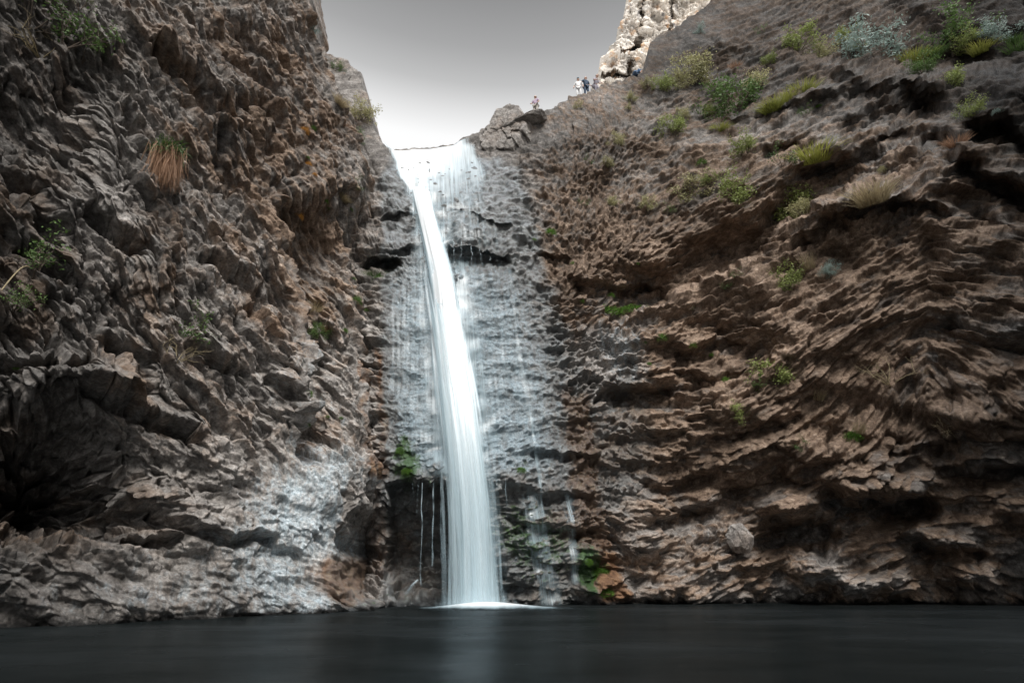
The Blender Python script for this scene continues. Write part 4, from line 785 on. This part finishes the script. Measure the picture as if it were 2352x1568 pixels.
def person(loc, face, top, legs, hair, label, crouch=0., lean=0., arms=((.30, .05, .95), (.30, .05, .95)), pack=None, cap=None):
    """face: heading in radians; crouch bends hips and knees; arms: where each hand is, in body space (side, forward, height)"""
    r = bpy.data.objects.new('person', None); C.objects.link(r); r.location = loc; r.rotation_euler = (0, 0, face); tag(r, label, 'person')
    hz = .92 - .42 * crouch; hy = -.28 * crouch; f = np.array([0, math.sin(lean), math.cos(lean)])
    hip = np.array([0, hy, hz]); chest = hip + f * .34; neck = hip + f * .53; head = neck + f * .09 + np.array([0, .02, 0]); crown = head + np.array([0, .02, .17])
    J = {}; V = []; E = []; Rr = []
    def v(p, rad, link=None):
        V.append(tuple(p)); Rr.append(rad); i = len(V) - 1
        if link is not None: E.append((link, i))
        return i
    a = v(hip, (.15, .11)); b = v(hip + f * .18, (.125, .09), a); c = v(chest, (.15, .10), b); d = v(neck, .055, c); e_ = v(head, (.075, .085), d); g = v(head + (crown - head) * .6, (.078, .092), e_); v(crown, (.05, .06), g)
    v(head + np.array([0, .115, .05]), .016, g)                               # nose
    for s in (-1, 1): v(head + np.array([s * .088, 0, .05]), .016, g)        # ears
    hands = []
    for s, (ax, ay, az) in zip((-1, 1), arms):
        sh = chest + np.array([s * .17, 0, .12]); hd = np.array([s * ax, hy + ay, az]); el = (sh + hd) / 2 + np.array([s * .04, -.06, -.02])
        i = v(sh, .055, c); j = v(el, .040, i); k = v(hd, .028, j); dv = (hd - el) / np.linalg.norm(hd - el); pl = hd + dv * .07; m_ = v(pl, (.038, .018), k)
        for q in range(4):
            w0 = pl + dv * .05 + np.array([s * .01, (q - 1.5) * .021, 0]); x1 = v(w0, .010, m_); v(w0 + dv * (.045 - abs(q - 1.2) * .008) + np.array([-s * .012, 0, 0]), .008, x1)
        x1 = v(hd + dv * .035 + np.array([-s * .01, .04, 0]), .011, k); v(hd + dv * .075 + np.array([-s * .015, .055, 0]), .009, x1)
        hands.append((sh, el, hd))
    legsj = []
    for s in (-1, 1):
        th = hip + np.array([s * .09, 0, -.06]); kn = np.array([s * .11, hy * .2 + .04 + .22 * crouch, .48]); an = np.array([s * .11, -.02, .08])
        i = v(th, .085, a); j = v(kn, .055, i); k = v(an, .038, j); v(an + np.array([0, .12, -.045]), (.04, .03), k); legsj.append((th, kn, an))
    skin_obj('body', V, E, Rr, SKIN, r)
    V2 = [tuple(hip + f * .04), tuple(hip + f * .2), tuple(chest), tuple(chest + f * .13)]; R2 = [(.165, .125), (.145, .11), (.17, .125), (.10, .08)]; E2 = [(0, 1), (1, 2), (2, 3)]
    for sh, el, hd in hands: k = len(V2); V2 += [tuple(sh), tuple(el)]; R2 += [.075, .055]; E2 += [(2, k), (k, k + 1)]
    skin_obj('shirt', V2, E2, R2, top, r)
    V3 = [tuple(hip)]; R3 = [(.165, .125)]; E3 = []
    for th, kn, an in legsj: k = len(V3); V3 += [tuple(th), tuple(kn), tuple(an + np.array([0, 0, .02]))]; R3 += [.105, .075, .06]; E3 += [(0, k), (k, k + 1), (k + 1, k + 2)]
    skin_obj('trousers', V3, E3, R3, legs, r)
    for th, kn, an in legsj: skin_obj('shoe', [tuple(an + np.array([0, -.03, -.04])), tuple(an + np.array([0, .16, -.05]))], [(0, 1)], [(.05, .045), (.048, .032)], SHOE, r)
    hc = head + np.array([0, -.03, .10]); skin_obj('hair', [tuple(hc + np.array([0, 0, -.08])), tuple(hc), tuple(hc + np.array([0, .01, .06]))], [(0, 1), (1, 2)], [(.075, .06), (.098, .10), (.07, .08)], hair, r)
    for s in (-1, 1): skin_obj('eye', [tuple(head + np.array([s * .032, .092, .075])), tuple(head + np.array([s * .032, .097, .075]))], [(0, 1)], [.011, .011], HAIRD, r)
    if cap: skin_obj('cap', [tuple(hc + np.array([0, 0, .03])), tuple(hc + np.array([0, .06, .06])), tuple(hc + np.array([0, .17, .03]))], [(0, 1), (1, 2)], [(.105, .09), (.09, .05), (.06, .01)], cap, r)
    if pack: skin_obj('backpack', [tuple(hip + f * .12 + np.array([0, -.2, 0])), tuple(hip + f * .45 + np.array([0, -.19, 0]))], [(0, 1)], [(.15, .11), (.13, .09)], pack, r)
    return r
HAIRD = pmat('hair_dark', (.03, .022, .018)); BL = pmat('blue_cloth', (.06, .13, .24)); NV = pmat('navy_cloth', (.025, .05, .09)); WH = pmat('white_cloth', (.72, .72, .72)); LI = pmat('lilac_cloth', (.42, .33, .42)); GY = pmat('grey_mauve_cloth', (.30, .28, .32)); PLU = pmat('plum_hair', (.10, .05, .08)); SB = pmat('light_blue_cap', (.18, .42, .58)); KH = pmat('khaki_cloth', (.40, .37, .33))
def on_ridge(px, py, dy=0.):
    p, nn, m = ground(px, py); return p + Vector((0, .25 + dy, -.02))
person(Vector(at(1231, 268, SLAB.y + 1.6)), R(150), LI, KH, PLU, 'person in a pale lilac top standing behind the skyline boulder', arms=((.24, .12, 1.0), (.24, .16, 1.05)))
person(on_ridge(1331, 219), R(170), WH, WH, HAIRD, 'person in pale clothes and light blue cap, leftmost of the ridge trio', cap=SB)
person(on_ridge(1351, 213), R(200), NV, NV, HAIRD, 'person in dark navy clothes, middle of the ridge trio', arms=((.28, .1, 1.0), (.34, .05, 1.1)))
person(on_ridge(1373, 207), R(215), GY, GY, HAIRD, 'person in grey mauve clothes, rightmost of the ridge trio', crouch=.35, lean=.35, arms=((.2, .35, .8), (.2, .35, .85)))
person(on_ridge(1468, 178), R(285), BL, NV, HAIRD, 'person in blue crouching forward on the rock by the pale cliff', crouch=.8, lean=.9, cap=SB, pack=BL, arms=((.2, .5, .35), (.2, .45, .4)))
print('plants and people', time.time() - T0)
# ------------------------------------------------------------------ unseen walls added beside and behind the camera to darken the outer cliffs
def shade_wall(name, pts, hgt, over, seed):
    nx, nz = 420, 300; p = np.array(pts, float); L = np.concatenate([[0], np.cumsum(np.hypot(*np.diff(p, axis=0).T))]); t = np.linspace(0, L[-1], nx)
    X = tab1(L, p[:, 0], t); Y = tab1(L, p[:, 1], t); tx = np.gradient(X); ty = np.gradient(Y); l = np.hypot(tx, ty); n = np.stack([ty / l, -tx / l], -1) * (1 if over[1] > 0 else -1)
    z = np.linspace(-.5, hgt, nz)[:, None]; k = over[0] * np.sin(z / hgt * 2.2)
    d = 1.2 * vnoise(t[None] / 6, z / 5, seed) + .5 * blocks(t[None] + 0 * z, z + 0 * t[None] + .3 * t[None], 1.8, .8, seed)[0] + .2 * blocks(t[None] + 0 * z, z + 0 * t[None], .7, .4, seed + 1)[0]
    P = np.stack([X[None] + (k + d) * n[None, :, 0], Y[None] + (k + d) * n[None, :, 1], z + 0 * d], -1)
    o = grid_mesh(name, P, {a: np.full(d.shape, v) for a, v in dflt.items()}, ROCK); tag(o, kind='structure')
shade_wall('unseen_shade_wall_left', [(-13.5, 8.6), (-13, 2), (-12, -8), (-9, -20), (-7, -30)], 32, (2.5, 1), 801)
shade_wall('unseen_shade_wall_right', [(23, 11), (20, 2), (17, -8), (15, -20), (16, -30)], 34, (2.5, -1), 811)
